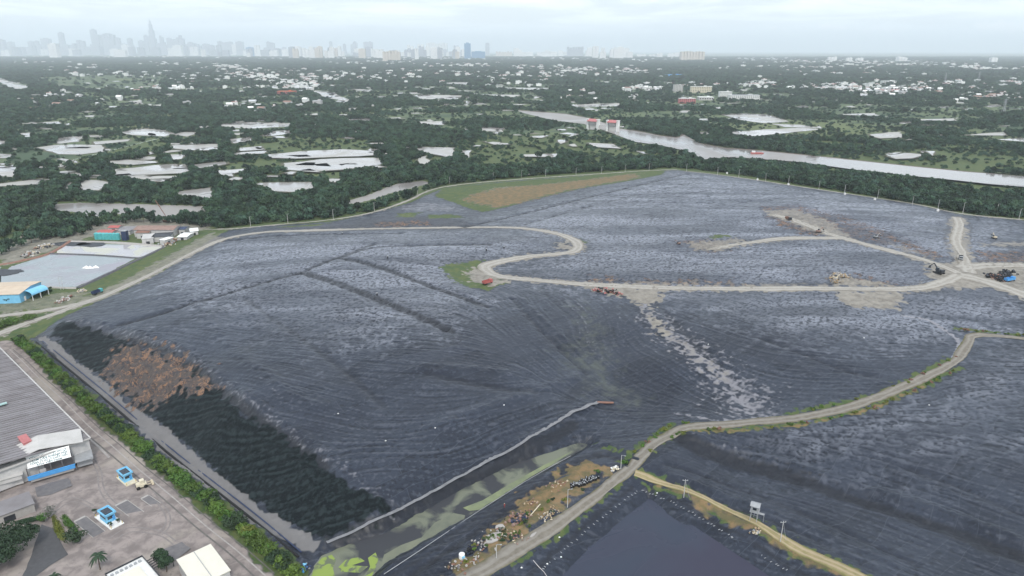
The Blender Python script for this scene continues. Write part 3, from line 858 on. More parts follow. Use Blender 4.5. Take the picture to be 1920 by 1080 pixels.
# ---------------------------------------------------------------- road ribbons, draped on the ground
def road_mat(name, c1, c2, edge_c, track):
    m = mat(name, c1, .95, scale=.5, col2=c2, bump=.3, spec=.15)
    N, L = m.node_tree.nodes, m.node_tree.links
    b = N['Principled BSDF']; src = b.inputs['Base Color'].links[0].from_socket
    geo = N.new('ShaderNodeNewGeometry'); no = N.new('ShaderNodeTexNoise'); no.inputs['Scale'].default_value = .16; no.inputs['Detail'].default_value = 5
    L.new(geo.outputs['Position'], no.inputs['Vector'])
    a = N.new('ShaderNodeAttribute'); a.attribute_name = 'across'
    def m_(op, x, y):
        q = N.new('ShaderNodeMath'); q.operation = op
        for s, v in ((0, x), (1, y)):
            if isinstance(v, float): q.inputs[s].default_value = v
            else: L.new(v, q.inputs[s])
        return q.outputs[0]
    def mr(v, lo, hi, t0=0.0, t1=1.0):
        q = N.new('ShaderNodeMapRange'); q.interpolation_type = 'SMOOTHSTEP'
        for s, x in zip(('From Min', 'From Max', 'To Min', 'To Max'), (lo, hi, t0, t1)): q.inputs[s].default_value = x
        L.new(v, q.inputs['Value']); return q.outputs[0]
    def mx(f, c1_, c2_):
        q = N.new('ShaderNodeMixRGB'); L.new(f, q.inputs['Fac']); L.new(c1_, q.inputs['Color1']); q.inputs['Color2'].default_value = (*c2_, 1); return q.outputs[0]
    ab = m_('ABSOLUTE', a.outputs['Fac'], 0.0); wob = m_('ADD', ab, m_('MULTIPLY', m_('SUBTRACT', no.outputs['Fac'], .5), .7))
    tr = m_('MULTIPLY', mr(wob, .18, .34), mr(wob, .5, .66, 1.0, 0.0))
    c = mx(m_('MULTIPLY', tr, .45), src, track)
    c = mx(mr(wob, .68, .95), c, edge_c)
    L.new(c, b.inputs['Base Color'])


road_mat('gravel', (.33, .312, .28), (.24, .222, .195), (.17, .155, .13), (.40, .385, .35))
road_mat('track', (.205, .188, .16), (.135, .12, .098), (.105, .10, .05), (.27, .255, .23))
road_mat('ochre', (.30, .24, .14), (.20, .18, .085), (.14, .14, .055), (.42, .34, .25))
for k, (p, w, mk) in ROADS.items():
    P_ = ROADW[k]; P_ = spline(P_, 2.0)
    T = np.gradient(P_[:, :2], axis=0); T /= np.linalg.norm(T, axis=1)[:, None] + 1e-9
    Nn = np.stack([-T[:, 1], T[:, 0]], 1)
    offs = np.array([-1.0, -.82, -.5, -.2, .2, .5, .82, 1.0]); lift = np.array([-.25, .14, .17, .12, .12, .17, .14, -.25])
    jl = np.convolve(rng.standard_normal(len(P_)), np.ones(5) / 5, 'same') * .9
    jr = np.convolve(rng.standard_normal(len(P_)), np.ones(5) / 5, 'same') * .9
    lw = np.convolve(rng.standard_normal(len(P_) + 60), np.hanning(40) / 4.5, 'same')[30:-30] * (w * .17)
    jl = jl + lw; jr = jr + np.roll(lw, 23)
    rows = []
    for o_, lf in zip(offs, lift):
        ww = w / 2 * o_ + (jl if o_ < 0 else jr) * abs(o_) ** 3
        xy = P_[:, :2] + Nn * ww[:, None]
        rows.append(np.column_stack([xy, bilin(HG, xy[:, 0], xy[:, 1]) + lf]))
    V = np.stack(rows, 1).reshape(-1, 3); n, m_ = len(P_), len(offs)
    i = np.arange(n * m_).reshape(n, m_)
    F = np.stack([i[:-1, :-1], i[:-1, 1:], i[1:, 1:], i[1:, :-1]], -1).reshape(-1, 4)
    me_ = fast_mesh(k, V, F[:, ::-1], [MATS[mk]])
    at_ = me_.attributes.new('across', 'FLOAT', 'POINT'); at_.data.foreach_set('value', np.tile(offs, n).astype(np.float32))
    o = link(k, me_)
    tag(o, kind='structure')


# ---------------------------------------------------------------- water
def water_mat(name, col, rough, scale, bump, col2=None, thr=(.45, .6), spec=.5):
    m = bpy.data.materials.new(name); m.use_nodes = True
    N, L = m.node_tree.nodes, m.node_tree.links
    b = N['Principled BSDF']; b.inputs['Roughness'].default_value = rough; b.inputs['IOR'].default_value = 1.33
    b.inputs['Specular IOR Level'].default_value = spec
    geo = N.new('ShaderNodeNewGeometry')
    n = N.new('ShaderNodeTexNoise'); n.inputs['Scale'].default_value = scale; n.inputs['Detail'].default_value = 5; n.inputs['Distortion'].default_value = .8
    L.new(geo.outputs['Position'], n.inputs['Vector'])
    mr = N.new('ShaderNodeMapRange'); mr.inputs['From Min'].default_value = thr[0]; mr.inputs['From Max'].default_value = thr[1]
    L.new(n.outputs['Fac'], mr.inputs['Value'])
    mx = N.new('ShaderNodeMixRGB'); mx.inputs['Color1'].default_value = (*col, 1); mx.inputs['Color2'].default_value = (*(col2 or col), 1)
    L.new(mr.outputs[0], mx.inputs['Fac']); L.new(mx.outputs[0], b.inputs['Base Color'])
    if col2:
        r2 = N.new('ShaderNodeMapRange'); r2.inputs['To Min'].default_value = rough; r2.inputs['To Max'].default_value = min(1, rough + .5)
        L.new(mr.outputs[0], r2.inputs['Value']); L.new(r2.outputs[0], b.inputs['Roughness'])
    n2 = N.new('ShaderNodeTexNoise'); n2.inputs['Scale'].default_value = .6; n2.inputs['Detail'].default_value = 3
    L.new(geo.outputs['Position'], n2.inputs['Vector'])
    bp = N.new('ShaderNodeBump'); bp.inputs['Strength'].default_value = bump; bp.inputs['Distance'].default_value = .05
    L.new(n2.outputs['Fac'], bp.inputs['Height']); L.new(bp.outputs[0], b.inputs['Normal'])
    MATS[name] = m
    return m


water_mat('leachate', (.030, .038, .060), .12, .02, .10, (.038, .038, .060), (.4, .6), .4)
water_mat('algae_water', (.135, .145, .105), .3, .075, .1, (.040, .042, .048), (.40, .52))
water_mat('basin_water', (.24, .27, .275), .12, .03, .05, (.29, .285, .32), (.45, .6))
water_mat('pale_water', (.37, .36, .37), .1, .05, .05, (.44, .44, .38), (.5, .6))
water_mat('river_water', (.22, .205, .195), .10, .004, .08, (.27, .255, .24), (.4, .6))
water_mat('pond_water', (.30, .28, .27), .05, .01, .03, (.36, .35, .32), (.4, .6))
water_mat('algae_bloom', (.21, .275, .07), .7, .3, .1, (.115, .13, .09), (.5, .6), .2)
WM = {'pond': 'leachate', 'ditch': 'algae_water', 'basin': 'basin_water', 'basin2': 'pale_water', 'basin0': 'basin_water', 'creek': 'river_water', 'creek2': 'river_water'}
WN = {'pond': 'leachate_pond', 'ditch': 'algae_ditch', 'basin': 'settling_basin', 'basin2': 'settling_basin', 'basin0': 'settling_basin', 'creek': 'creek', 'creek2': 'creek'}


def flat_poly(name, P, z, m, grow=0.0):
    P = np.asarray(P)[:, :2]
    c = P.mean(0)
    me = bpy.data.meshes.new(name); bm = bmesh.new()
    vs = []
    for q in P:
        d = (q - c); d = d / (np.linalg.norm(d) + 1e-9)
        vs.append(bm.verts.new((q[0] + d[0] * grow, q[1] + d[1] * grow, z)))
    f = bm.faces.new(vs)
    bmesh.ops.recalc_face_normals(bm, faces=[f])
    if f.normal.z < 0: f.normal_flip()
    bmesh.ops.triangulate(bm, faces=[f])
    bm.to_mesh(me); bm.free(); me.materials.append(m)
    return link(name, me)


for k in WATER:
    tag(flat_poly(WN[k], WPOLY[k], WLEV[k], MATS[WM[k]], 2.0), kind='structure')
for q_ in ([(582, 1086), (590, 1062), (604, 1046), (622, 1040), (630, 1050), (624, 1066), (630, 1086)], [(634, 1064), (648, 1050), (672, 1044), (684, 1052), (660, 1060), (690, 1062), (676, 1074), (640, 1072)], [(690, 1046), (704, 1036), (710, 1048), (702, 1070), (694, 1086), (684, 1084), (694, 1062)]):
    bl = np.array([plane_pt(a, b, -.47) for a, b in q_]); tag(flat_poly('algae_bloom', bl, -.47, MATS['algae_bloom']), kind='structure')
bl = np.array([plane_pt(a, b, -.47) for a, b in [(868, 952), (905, 938), (960, 905), (1020, 872), (1075, 845), (1040, 868), (985, 900), (905, 955), (880, 958)]])
MATS['bloom2'] = mat('bloom2', (.21, .24, .12), .7, col2=(.13, .15, .10), scale=.2)
tag(flat_poly('algae_bloom', bl, -.465, MATS['bloom2']), kind='structure')
bl = np.array([plane_pt(a, b, -.46) for a, b in [(712, 1070), (720, 1040), (752, 1022), (790, 1008), (815, 980), (850, 962), (872, 966), (868, 982), (820, 1008), (790, 1030), (735, 1068)]])
MATS['bloom3'] = mat('bloom3', (.17, .18, .125), .6, col2=(.10, .11, .085), scale=.12)
tag(flat_poly('algae_bloom', bl, -.46, MATS['bloom3']), kind='structure')

# ---------------------------------------------------------------- plain to the horizon
def plain_mat():
    m = bpy.data.materials.new('wetland_plain'); m.use_nodes = True
    N, L = m.node_tree.nodes, m.node_tree.links
    b = N['Principled BSDF']; b.inputs['Roughness'].default_value = .95; b.inputs['Specular IOR Level'].default_value = .1
    geo = N.new('ShaderNodeNewGeometry')

    def noise(scale, detail, dist=0.0):
        n = N.new('ShaderNodeTexNoise'); n.inputs['Scale'].default_value = scale; n.inputs['Detail'].default_value = detail
        n.inputs['Distortion'].default_value = dist
        L.new(geo.outputs['Position'], n.inputs['Vector']); return n.outputs['Fac']

    def mr(v, a, b_):
        n = N.new('ShaderNodeMapRange'); n.interpolation_type = 'SMOOTHSTEP'; n.inputs['From Min'].default_value = a; n.inputs['From Max'].default_value = b_
        L.new(v, n.inputs['Value']); return n.outputs[0]

    def mix(f, c1, c2):
        n = N.new('ShaderNodeMixRGB')
        for s, c in (('Color1', c1), ('Color2', c2)):
            if isinstance(c, tuple): n.inputs[s].default_value = (*c, 1)
            else: L.new(c, n.inputs[s])
        L.new(f, n.inputs['Fac']); return n.outputs[0]
    c = mix(mr(noise(.012, 6, .5), .38, .62), (.060, .090, .055), (.11, .14, .075))
    c = mix(mr(noise(.0022, 7, .8), .57, .66), c, (.12, .145, .070))
    c = mix(mr(noise(.006, 7, .4), .66, .72), c, (.20, .18, .15))
    L.new(c, b.inputs['Base Color'])
    return m


def plain_mesh():
    az = np.linspace(R(-66), R(66), 90)
    D = np.concatenate([[1318], np.geomspace(1700, 90000, 60)])
    A_, DD = np.meshgrid(az, D)
    X = np.tan(A_) * DD; nr, nc = DD.shape
    V = np.stack([X, DD, np.full_like(X, -.02)], -1).reshape(-1, 3)
    i = np.arange(nr * nc).reshape(nr, nc)
    F = np.stack([i[:-1, :-1], i[:-1, 1:], i[1:, 1:], i[1:, :-1]], -1).reshape(-1, 4)
    base = [np.array(V), np.array(F)]
    # aprons left and right of the detailed block
    V2 = [(-4000, -300, -.02), (GX0 + 3, -300, -.02), (GX0 + 3, 1318, -.02), (-4000, 1318, -.02), (GX1 - 3, -300, -.02), (4000, -300, -.02), (4000, 1318, -.02), (GX1 - 3, 1318, -.02), (GX0 + 3, -300, -4.5), (GX1 - 3, -300, -4.5), (GX1 - 3, 1318, -4.5), (GX0 + 3, 1318, -4.5)]
    o = len(V)
    return fast_mesh('wetland_plain', np.vstack([V, V2]), np.vstack([F, [[o, o + 1, o + 2, o + 3], [o + 4, o + 5, o + 6, o + 7], [o + 8, o + 9, o + 10, o + 11]]]), [plain_mat()])


tag(link('wetland_plain', plain_mesh()), kind='structure')

# pixel-space planning rasters (only used to decide where wood may grow)
PW, PH = 1920, 1080
PXX, PYY = np.meshgrid(np.arange(PW) + .5, np.arange(PH) + .5)


def pix_raster(polys):
    m = np.zeros((PH, PW), bool)
    for P in polys:
        P = np.asarray(P, float)
        y0, y1 = int(max(P[:, 1].min() - 1, 0)), int(min(P[:, 1].max() + 2, PH))
        if y1 <= y0: continue
        m[y0:y1] |= poly_in(P, PXX[y0:y1], PYY[y0:y1])
    return m


def project(X, Y, Z):
    d = Y * FW[1] + (Z - CAM_H) * FW[2]
    u = Y * UPV[1] + (Z - CAM_H) * UPV[2]
    return 960 + FPX * X / d, 540 - FPX * u / d


RIVER = [(968, 206), (1010, 209), (1060, 213), (1110, 222), (1160, 240), (1200, 246), (1240, 254), (1268, 257), (1280, 251), (1292, 258), (1310, 268), (1360, 277), (1430, 282), (1560, 295), (1700, 310), (1800, 320), (1925, 331),
         (1925, 351), (1860, 346), (1790, 338), (1700, 329), (1600, 318), (1500, 304), (1420, 298), (1370, 295), (1320, 299), (1290, 284), (1240, 273), (1190, 266), (1150, 251), (1100, 233), (1040, 226), (985, 213)]
PONDS = [[(68, 277), (100, 272), (190, 272), (195, 284), (150, 290), (110, 289)], [(105, 262), (120, 257), (160, 255), (150, 265), (108, 270)], [(175, 266), (245, 261), (240, 265), (180, 271)],
         [(225, 248), (260, 242), (310, 244), (330, 250), (310, 256), (250, 254)], [(320, 252), (360, 246), (370, 250), (350, 256)], [(315, 275), (330, 272), (415, 270), (413, 281), (370, 282), (330, 279)],
         [(212, 318), (290, 310), (330, 308), (362, 319), (340, 325), (215, 330)], [(145, 346), (165, 337), (190, 339), (210, 343), (185, 357), (150, 356)], [(195, 303), (240, 300), (305, 304), (250, 309), (215, 307)],
         [(315, 290), (355, 290), (340, 298), (322, 300)], [(358, 310), (425, 303), (420, 308), (372, 316)], [(403, 320), (465, 316), (440, 325), (415, 327)], [(325, 361), (395, 352), (403, 362), (395, 371), (340, 366)],
         [(465, 343), (590, 342), (592, 352), (550, 360), (510, 358), (495, 348)], [(500, 290), (560, 284), (640, 280), (700, 283), (703, 291), (640, 294), (560, 297), (510, 296)],
         [(532, 306), (600, 299), (640, 297), (705, 296), (720, 308), (640, 318), (560, 320), (535, 318)], [(430, 287), (500, 283), (495, 288), (440, 290)], [(425, 262), (470, 257), (472, 263), (440, 269)],
         [(445, 278), (490, 274), (492, 281), (450, 283)], [(505, 247), (545, 244), (548, 250), (508, 255)], [(410, 233), (470, 229), (545, 231), (550, 237), (470, 241), (420, 238)],
         [(-5, 286), (22, 290), (20, 296), (-5, 297)], [(-5, 262), (12, 264), (10, 272), (-5, 272)], [(-5, 311), (30, 312), (28, 332), (-5, 330)], [(-5, 345), (80, 335), (78, 345), (-5, 350)], [(118, 352), (140, 338), (132, 352), (122, 356)],
         [(240, 332), (330, 330), (333, 334), (250, 337)], [(790, 276), (850, 277), (855, 290), (840, 295), (795, 285)], [(785, 296), (800, 292), (805, 306), (788, 312)], [(865, 283), (885, 282), (880, 297)],
         [(980, 290), (1050, 288), (1040, 295), (985, 294)], [(900, 239), (950, 240), (945, 247), (900, 246)], [(788, 228), (832, 227), (830, 234), (790, 233)],
         [(1365, 248), (1430, 243), (1510, 240), (1540, 243), (1470, 250), (1410, 256)], [(1350, 215), (1400, 213), (1440, 215), (1480, 228), (1430, 231), (1390, 225)], [(1630, 252), (1690, 247), (1695, 258), (1650, 260)],
         [(1665, 292), (1700, 287), (1735, 290), (1710, 297), (1680, 298)], [(1735, 283), (1755, 284), (1750, 292)], [(1800, 254), (1880, 248), (1885, 254)], [(1440, 232), (1500, 234), (1540, 241), (1470, 238)],
         [(770, 177), (870, 179), (860, 186), (790, 186)], [(880, 176), (975, 178), (965, 182)], [(1070, 196), (1165, 193), (1160, 199), (1080, 201)], [(810, 155), (880, 154), (875, 159)], [(640, 166), (700, 168), (690, 172)],
         [(920, 164), (1035, 165), (1000, 169)], [(1100, 268), (1150, 270), (1165, 279), (1120, 276)], [(1190, 283), (1215, 285), (1210, 290)], [(1040, 262), (1065, 262), (1050, 270)], [(1660, 290), (1690, 285), (1680, 289)],
         [(-5, 144), (25, 155), (57, 164), (32, 169), (-5, 153)], [(583, 169), (612, 171), (660, 188), (645, 193), (605, 180)], [(560, 215), (600, 212), (600, 216)], [(640, 225), (690, 222), (700, 227)], [(1560, 215), (1640, 212), (1650, 217)], [(1700, 225), (1790, 222), (1800, 227)],
         [(1870, 262), (1925, 258), (1925, 266)], [(30, 232), (110, 228), (120, 232)], [(150, 218), (180, 216), (178, 220)]]
r2 = np.random.default_rng(31)
for i in range(520):      # small open ponds scattered between the dykes
    cy = r2.choice([r2.uniform(150, 205), r2.uniform(205, 340)], p=[.55, .45]); cx = r2.uniform(0, 1920)
    if cy > 225 and cx > 1150 and r2.random() < .75: continue
    if cy > 285 and cx > 760: continue
    if 960 < cx < 1920 and 200 < cy < 345 and poly_in(np.array(RIVER, float), np.array([[cx]]), np.array([[cy]]))[0, 0]: continue
    w = r2.uniform(8, 54) * (cy / 260); h = r2.uniform(1.2, 4.8) * (cy / 230) ** 1.3; sk = r2.uniform(-.4, .4) * w
    n = r2.integers(4, 8)
    PONDS.append([(cx + w / 2 * math.cos(t) + sk * math.sin(t) * .3, cy + h / 2 * math.sin(t)) for t in np.sort(r2.uniform(0, 6.283, n) * .35 + np.arange(n) * 6.283 / n * .65 + .3)])
mat('pond_bank', (.12, .105, .085), .9, scale=.05, col2=(.06, .075, .035))


def densify(P, amp, step):
    P = np.asarray(P)[:, :2]; out = []
    for a, b in zip(P, np.roll(P, -1, 0)):
        n = max(1, int(np.linalg.norm(b - a) / step)); n = min(n, 14)
        for k in range(n):
            q = a + (b - a) * k / n
            out.append(q + r2.normal(0, amp, 2) * (.4 if k == 0 else 1))
    return np.array(out)


for i, P in enumerate(PONDS):
    W_ = np.array([plane_pt(a, b, 0) for a, b in P]); D_ = W_[:, 1].mean()
    Q = densify(W_, D_ * .0022, D_ * .02)
    z = .10
    tag(flat_poly('pond_bank', Q, z, MATS['pond_bank'], 5), kind='structure')
    tag(flat_poly('pond_water', Q, z + .15, MATS['pond_water'], 0), kind='structure')
RV = np.array([plane_pt(a, b, 0) for a, b in RIVER])
tag(flat_poly('river_bank', RV, .09, mat('river_mud', (.16, .125, .105), .8, col2=(.11, .09, .075), scale=.02), 0), kind='structure')
rv = RV.copy(); rv[:len(RV) // 2, 1] -= rv[:len(RV) // 2, 1] * .012
tag(flat_poly('river', rv, .30, MATS['river_water'], 0), kind='structure')
WATERPX = pix_raster(PONDS + [RIVER, WATER['creek'], WATER['creek2'], WATER['basin'], WATER['basin2'], WATER['basin0']])
# small tree islets in the ponds are allowed to overlap the raster
LANDPX = pix_raster([[(-10, 480), (120, 452), (160, 428), (175, 424), (240, 415), (330, 418), (390, 420), (405, 430), (470, 421), (620, 408), (700, 395), (762, 373), (830, 346), (1000, 330), (1150, 320), (1270, 314), (1300, 317), (1400, 330), (1500, 346), (1700, 378), (1800, 399), (1930, 412), (1930, 1090), (-10, 1090)],
                     [(1780, 385), (1790, 384), (1790, 387)]])
FIELDS = pix_raster([[(70, 145), (320, 140), (290, 168), (110, 166)], [(1425, 175), (1480, 175), (1480, 184), (1425, 184)], [(1540, 318), (1590, 322), (1580, 330), (1545, 328)], [(1500, 262), (1640, 270), (1620, 280), (1510, 272)],
                     [(1720, 336), (1830, 348), (1920, 362), (1920, 370), (1800, 358)], [(760, 300), (830, 296), (820, 312), (770, 316)], [(480, 328), (560, 322), (640, 326), (640, 338), (500, 338)], [(60, 420), (90, 412), (60, 440), (20, 458), (10, 450)],
                     [(1300, 180), (1350, 183), (1345, 192), (1290, 190)]])

# ---------------------------------------------------------------- foliage
mat('forest_leaf', (.050, .088, .050), .75, scale=.35, col2=(.022, .048, .034), spec=.2, obj_var=.6)
mat('leaf_dark', (.036, .070, .030), .6, scale=1.2, col2=(.016, .036, .018), spec=.3, obj_var=.25)
mat('leaf_bright', (.085, .165, .025), .6, scale=.9, col2=(.040, .085, .018), spec=.3, obj_var=.3)
mat('leaf_yellow', (.17, .18, .030), .6, scale=1.2, col2=(.07, .10, .020), spec=.3)
mat('leaf_grey', (.16, .165, .15), .7, scale=1.5, col2=(.07, .085, .06), spec=.3)
mat('bark', (.11, .085, .065), .9, scale=2)


def crown_mesh(name, seed, nlobe, nleaf, rx, z0, z1, leaf, m, ry=None, shell=.55):
    """leaf clumps spread through a lumpy volume: lobes of leaf-sized faces with gaps between"""
    r = np.random.default_rng(seed); ry = ry or rx
    zc, rz = (z0 + z1) / 2, (z1 - z0) / 2
    C = r.normal(0, 1, (nlobe, 3)); C /= np.linalg.norm(C, axis=1)[:, None]
    C *= r.uniform(.35, .8, nlobe)[:, None]
    LR = r.uniform(.28, .5, nlobe)
    l = r.integers(0, nlobe, nleaf)
    d = r.normal(0, 1, (nleaf, 3)); d /= np.linalg.norm(d, axis=1)[:, None]
    d[:, 2] = np.abs(d[:, 2]) * np.where(r.random(nleaf) < .75, 1, -1)
    P = C[l] + d * (LR[l] * r.uniform(shell, 1, nleaf) ** .5)[:, None]
    nrm = d + r.normal(0, .55, (nleaf, 3)); nrm /= np.linalg.norm(nrm, axis=1)[:, None]
    P = P * [rx, ry, rz] + [0, 0, zc]
    a = np.cross(nrm, r.normal(0, 1, (nleaf, 3))); a /= np.linalg.norm(a, axis=1)[:, None]
    b = np.cross(nrm, a)
    s = leaf * r.uniform(.6, 1.4, nleaf)[:, None]
    V = np.stack([P - a * s, P - b * s * .55, P + a * s, P + b * s * .55], 1).reshape(-1, 3)
    return fast_mesh(name, V, np.arange(nleaf * 4).reshape(-1, 4), [m], smooth=False)


def trunk_mesh(name, h, r0, seed, limbs=4, spread=2.0):
    r = random.Random(seed); mb = MB()
    x, y = r.uniform(-.1, .1) * h, r.uniform(-.1, .1) * h
    mb.cyl((0, 0, -.3), (x * .5, y * .5, h * .5), r0, r0 * .75, 8); mb.cyl((x * .5, y * .5, h * .5), (x, y, h), r0 * .75, r0 * .4, 7)
    for i in range(limbs):
        t = 6.283 * i / limbs + r.uniform(-.4, .4)
        mb.cyl((x * .5, y * .5, h * r.uniform(.45, .6)), (x + spread * math.cos(t), y + spread * math.sin(t), h * r.uniform(.85, 1.2)), r0 * .45, r0 * .12, 6)
    return mb.mesh(name, MATS['bark'])


def make_tree(name, label, cat, loc, crown, trunk, group=None, rz=0.0, s=1.0):
    t = thing(name, label, cat, loc, rz, group); t.scale = (s, s, s)
    for nm, me in (('trunk', trunk), ('crown', crown)):
        o = bpy.data.objects.new(nm, me); COL.objects.link(o); o.parent = t
    return t


NPROTO = 7
FCROWN = [crown_mesh('forest_crown', 100 + i, 9 + i % 4, 330, 1.0, .05, 1.15 + .12 * (i % 3), .17, MATS['forest_leaf']) for i in range(NPROTO)]
FTRUNK = [trunk_mesh('forest_trunk', .75, .045, 300 + i, 3, .35) for i in range(NPROTO)]

# where trees stand: jittered rows in distance, density from noise, never over water, roads or the landfill
TX, TY, TS, TH = [], [], [], []
D = 560.0
while D < 16000:
    cr = 4.3 if D < 900 else (4.6 if D < 1500 else 4.8 * (D / 1500) ** .62)
    sp = cr * (1.42 if D < 1600 else 1.5)
    n = int(2 * .80 * D / sp)
    x = (np.arange(n) / n - .5) * 2 * .80 * D + rng.uniform(-.5, .5, n) * sp
    y = D + rng.uniform(-.5, .5, n) * sp
    TX.append(x); TY.append(y); TS.append(cr * rng.uniform(.6, 1.55, n)); TH.append(np.full(n, D))
    D += sp * (1.0 if D < 1700 else 1.25)
TX, TY, TS = map(np.concatenate, (TX, TY, TS))


def value_noise(x, y, cell, seed):
    r = np.random.default_rng(seed); T = r.random((256, 256))
    fx, fy = x / cell, y / cell; ix, iy = np.floor(fx).astype(int), np.floor(fy).astype(int)
    ax, ay = smooth01(fx - ix), smooth01(fy - iy)
    g = lambda i, j: T[j % 256, i % 256]
    return g(ix, iy) * (1 - ax) * (1 - ay) + g(ix + 1, iy) * ax * (1 - ay) + g(ix, iy + 1) * (1 - ax) * ay + g(ix + 1, iy + 1) * ax * ay


far_ = TY > 4200
hgt = np.where(TY < 1500, TS * 1.25, np.minimum(TS * 1.1, 9 + TY / 1500))
big = value_noise(TX, TY, 170, 1) * .6 + value_noise(TX, TY, 60, 2) * .4
dens = np.where(TY < 900, .94, np.where(big > .53, .92, np.where(big > .43, .5, .14)))
dens = np.where(far_, np.where(big > .5, .72, np.where(big > .4, .35, .10)), dens)
low = (TY >= 900) & (big < .53)
hgt = np.where(low, hgt * .55, hgt); TSx = np.where(low, TS * .75, TS)
ok = rng.random(len(TX)) < dens
TZ = bilin(HG, TX, TY)
for f in (0.05, .4, .75, 1.0):
    px, py = project(TX, TY, TZ + hgt * f)
    ii = np.clip(py.astype(int), 0, PH - 1); jj = np.clip(px.astype(int), 0, PW - 1)
    wet = WATERPX[ii, jj] & (rng.random(len(TX)) > .015)
    ok &= ~wet
    if f < .1:
        ok &= ~LANDPX[ii, jj]
        ok &= ~(FIELDS[ii, jj] & (rng.random(len(TX)) > .04))
    inpic = (px > -200) & (px < 2160) & (py < 560)
    ok &= inpic
ok &= (bilin(OUT, TX, TY, fill=1.0) > .9) & (bilin(RM, TX, TY) < .05)
TX, TY, TSx, hgt = TX[ok], TY[ok], TSx[ok], hgt[ok]
TROT = rng.uniform(0, 6.283, len(TX)); TK = rng.integers(0, NPROTO, len(TX))
order = np.argsort(TY)
NEAR_T = order[:240]; REST_T = order[240:]
TREE_PROTO = {}
PLANT_TREES = [(122, 430, 6, 9), (140, 424, 5, 8), (158, 419, 6, 9), (176, 414, 5, 8), (196, 412, 4.5, 7), (240, 411, 5, 8), (262, 408, 6, 9), (284, 410, 5, 7), (345, 411, 5, 8), (362, 414, 4.5, 7), (380, 418, 5.5, 9), (392, 424, 5, 8), (168, 432, 4, 6), (155, 440, 4, 6), (100, 440, 5, 7), (82, 450, 5, 7), (300, 418, 4, 6), (326, 416, 4, 6), (205, 419, 5.5, 8), (220, 417, 6, 9), (236, 418, 5, 8), (252, 416, 6, 9), (270, 417, 6, 9), (288, 418, 5, 8), (338, 419, 5, 8), (352, 420, 5.5, 9), (370, 422, 6, 9), (385, 425, 6, 10), (110, 440, 6, 9), (132, 436, 6, 10), (150, 432, 7, 10), (184, 424, 5, 8), (60, 456, 6, 9), (40, 462, 6, 9), (18, 470, 6, 9), (4, 478, 5, 8)]
for j, i in enumerate(NEAR_T):
    k = int(TK[i]); lab = 'bushy dark green tree of the close-grown belt just outside the landfill and its basins'
    s = (float(TSx[i]), float(TSx[i]), float(hgt[i]))
    if k not in TREE_PROTO:
        t = make_tree('belt_tree', lab, 'tree', (0, 0, 0), FCROWN[k], FTRUNK[k], 'trees of the belt around the landfill'); TREE_PROTO[k] = t
    else:
        t = copy_tree(TREE_PROTO[k])
    t.location = (float(TX[i]), float(TY[i]), hz(TX[i], TY[i]) - .1); t.rotation_euler.z = float(TROT[i]); t.scale = s


for j, (px, py, rx, h) in enumerate(PLANT_TREES):
    t = copy_tree(TREE_PROTO[sorted(TREE_PROTO)[j % len(TREE_PROTO)]]); t.location = at(px, py); t.scale = (rx, rx, h); t.rotation_euler.z = j
    t['label'] = 'dark green tree close behind or beside the sheds of the treatment plant'; t['group'] = 'trees round the treatment plant'


def scatter(name, P, S, ROT, K, protos):
    me = bpy.data.meshes.new(name)
    me.vertices.add(len(P)); me.vertices.foreach_set('co', np.asarray(P, np.float32).ravel())
    for nm, tp, dat, fld in (('scl', 'FLOAT_VECTOR', S, 'vector'), ('rot', 'FLOAT_VECTOR', ROT, 'vector'), ('kind_index', 'INT', K, 'value')):
        a = me.attributes.new(nm, tp, 'POINT')
        a.data.foreach_set(fld, np.asarray(dat, np.int32 if tp == 'INT' else np.float32).ravel())
    o = link(name, me)
    g = bpy.data.node_groups.new(name, 'GeometryNodeTree')
    g.interface.new_socket('Geometry', in_out='INPUT', socket_type='NodeSocketGeometry')
    g.interface.new_socket('Geometry', in_out='OUTPUT', socket_type='NodeSocketGeometry')
    N, L = g.nodes, g.links
    gi, go = N.new('NodeGroupInput'), N.new('NodeGroupOutput')
    iop = N.new('GeometryNodeInstanceOnPoints')
    idx = N.new('GeometryNodeInputNamedAttribute'); idx.data_type = 'INT'; idx.inputs['Name'].default_value = 'kind_index'
    sc = N.new('GeometryNodeInputNamedAttribute'); sc.data_type = 'FLOAT_VECTOR'; sc.inputs['Name'].default_value = 'scl'
    ro = N.new('GeometryNodeInputNamedAttribute'); ro.data_type = 'FLOAT_VECTOR'; ro.inputs['Name'].default_value = 'rot'
    e2r = N.new('FunctionNodeEulerToRotation')
    jn = N.new('GeometryNodeJoinGeometry')
    for ob in protos:
        oi = N.new('GeometryNodeObjectInfo'); oi.inputs['Object'].default_value = ob; oi.inputs['As Instance'].default_value = True
        L.new(oi.outputs['Geometry'], jn.inputs[0])
    L.new(gi.outputs[0], iop.inputs['Points']); L.new(jn.outputs[0], iop.inputs['Instance'])
    iop.inputs['Pick Instance'].default_value = True
    L.new(idx.outputs[0], iop.inputs['Instance Index']); L.new(sc.outputs[0], iop.inputs['Scale'])
    L.new(ro.outputs[0], e2r.inputs[0]); L.new(e2r.outputs[0], iop.inputs['Rotation'])
    L.new(iop.outputs[0], go.inputs[0])
    md = o.modifiers.new('scatter', 'NODES'); md.node_group = g
    return o


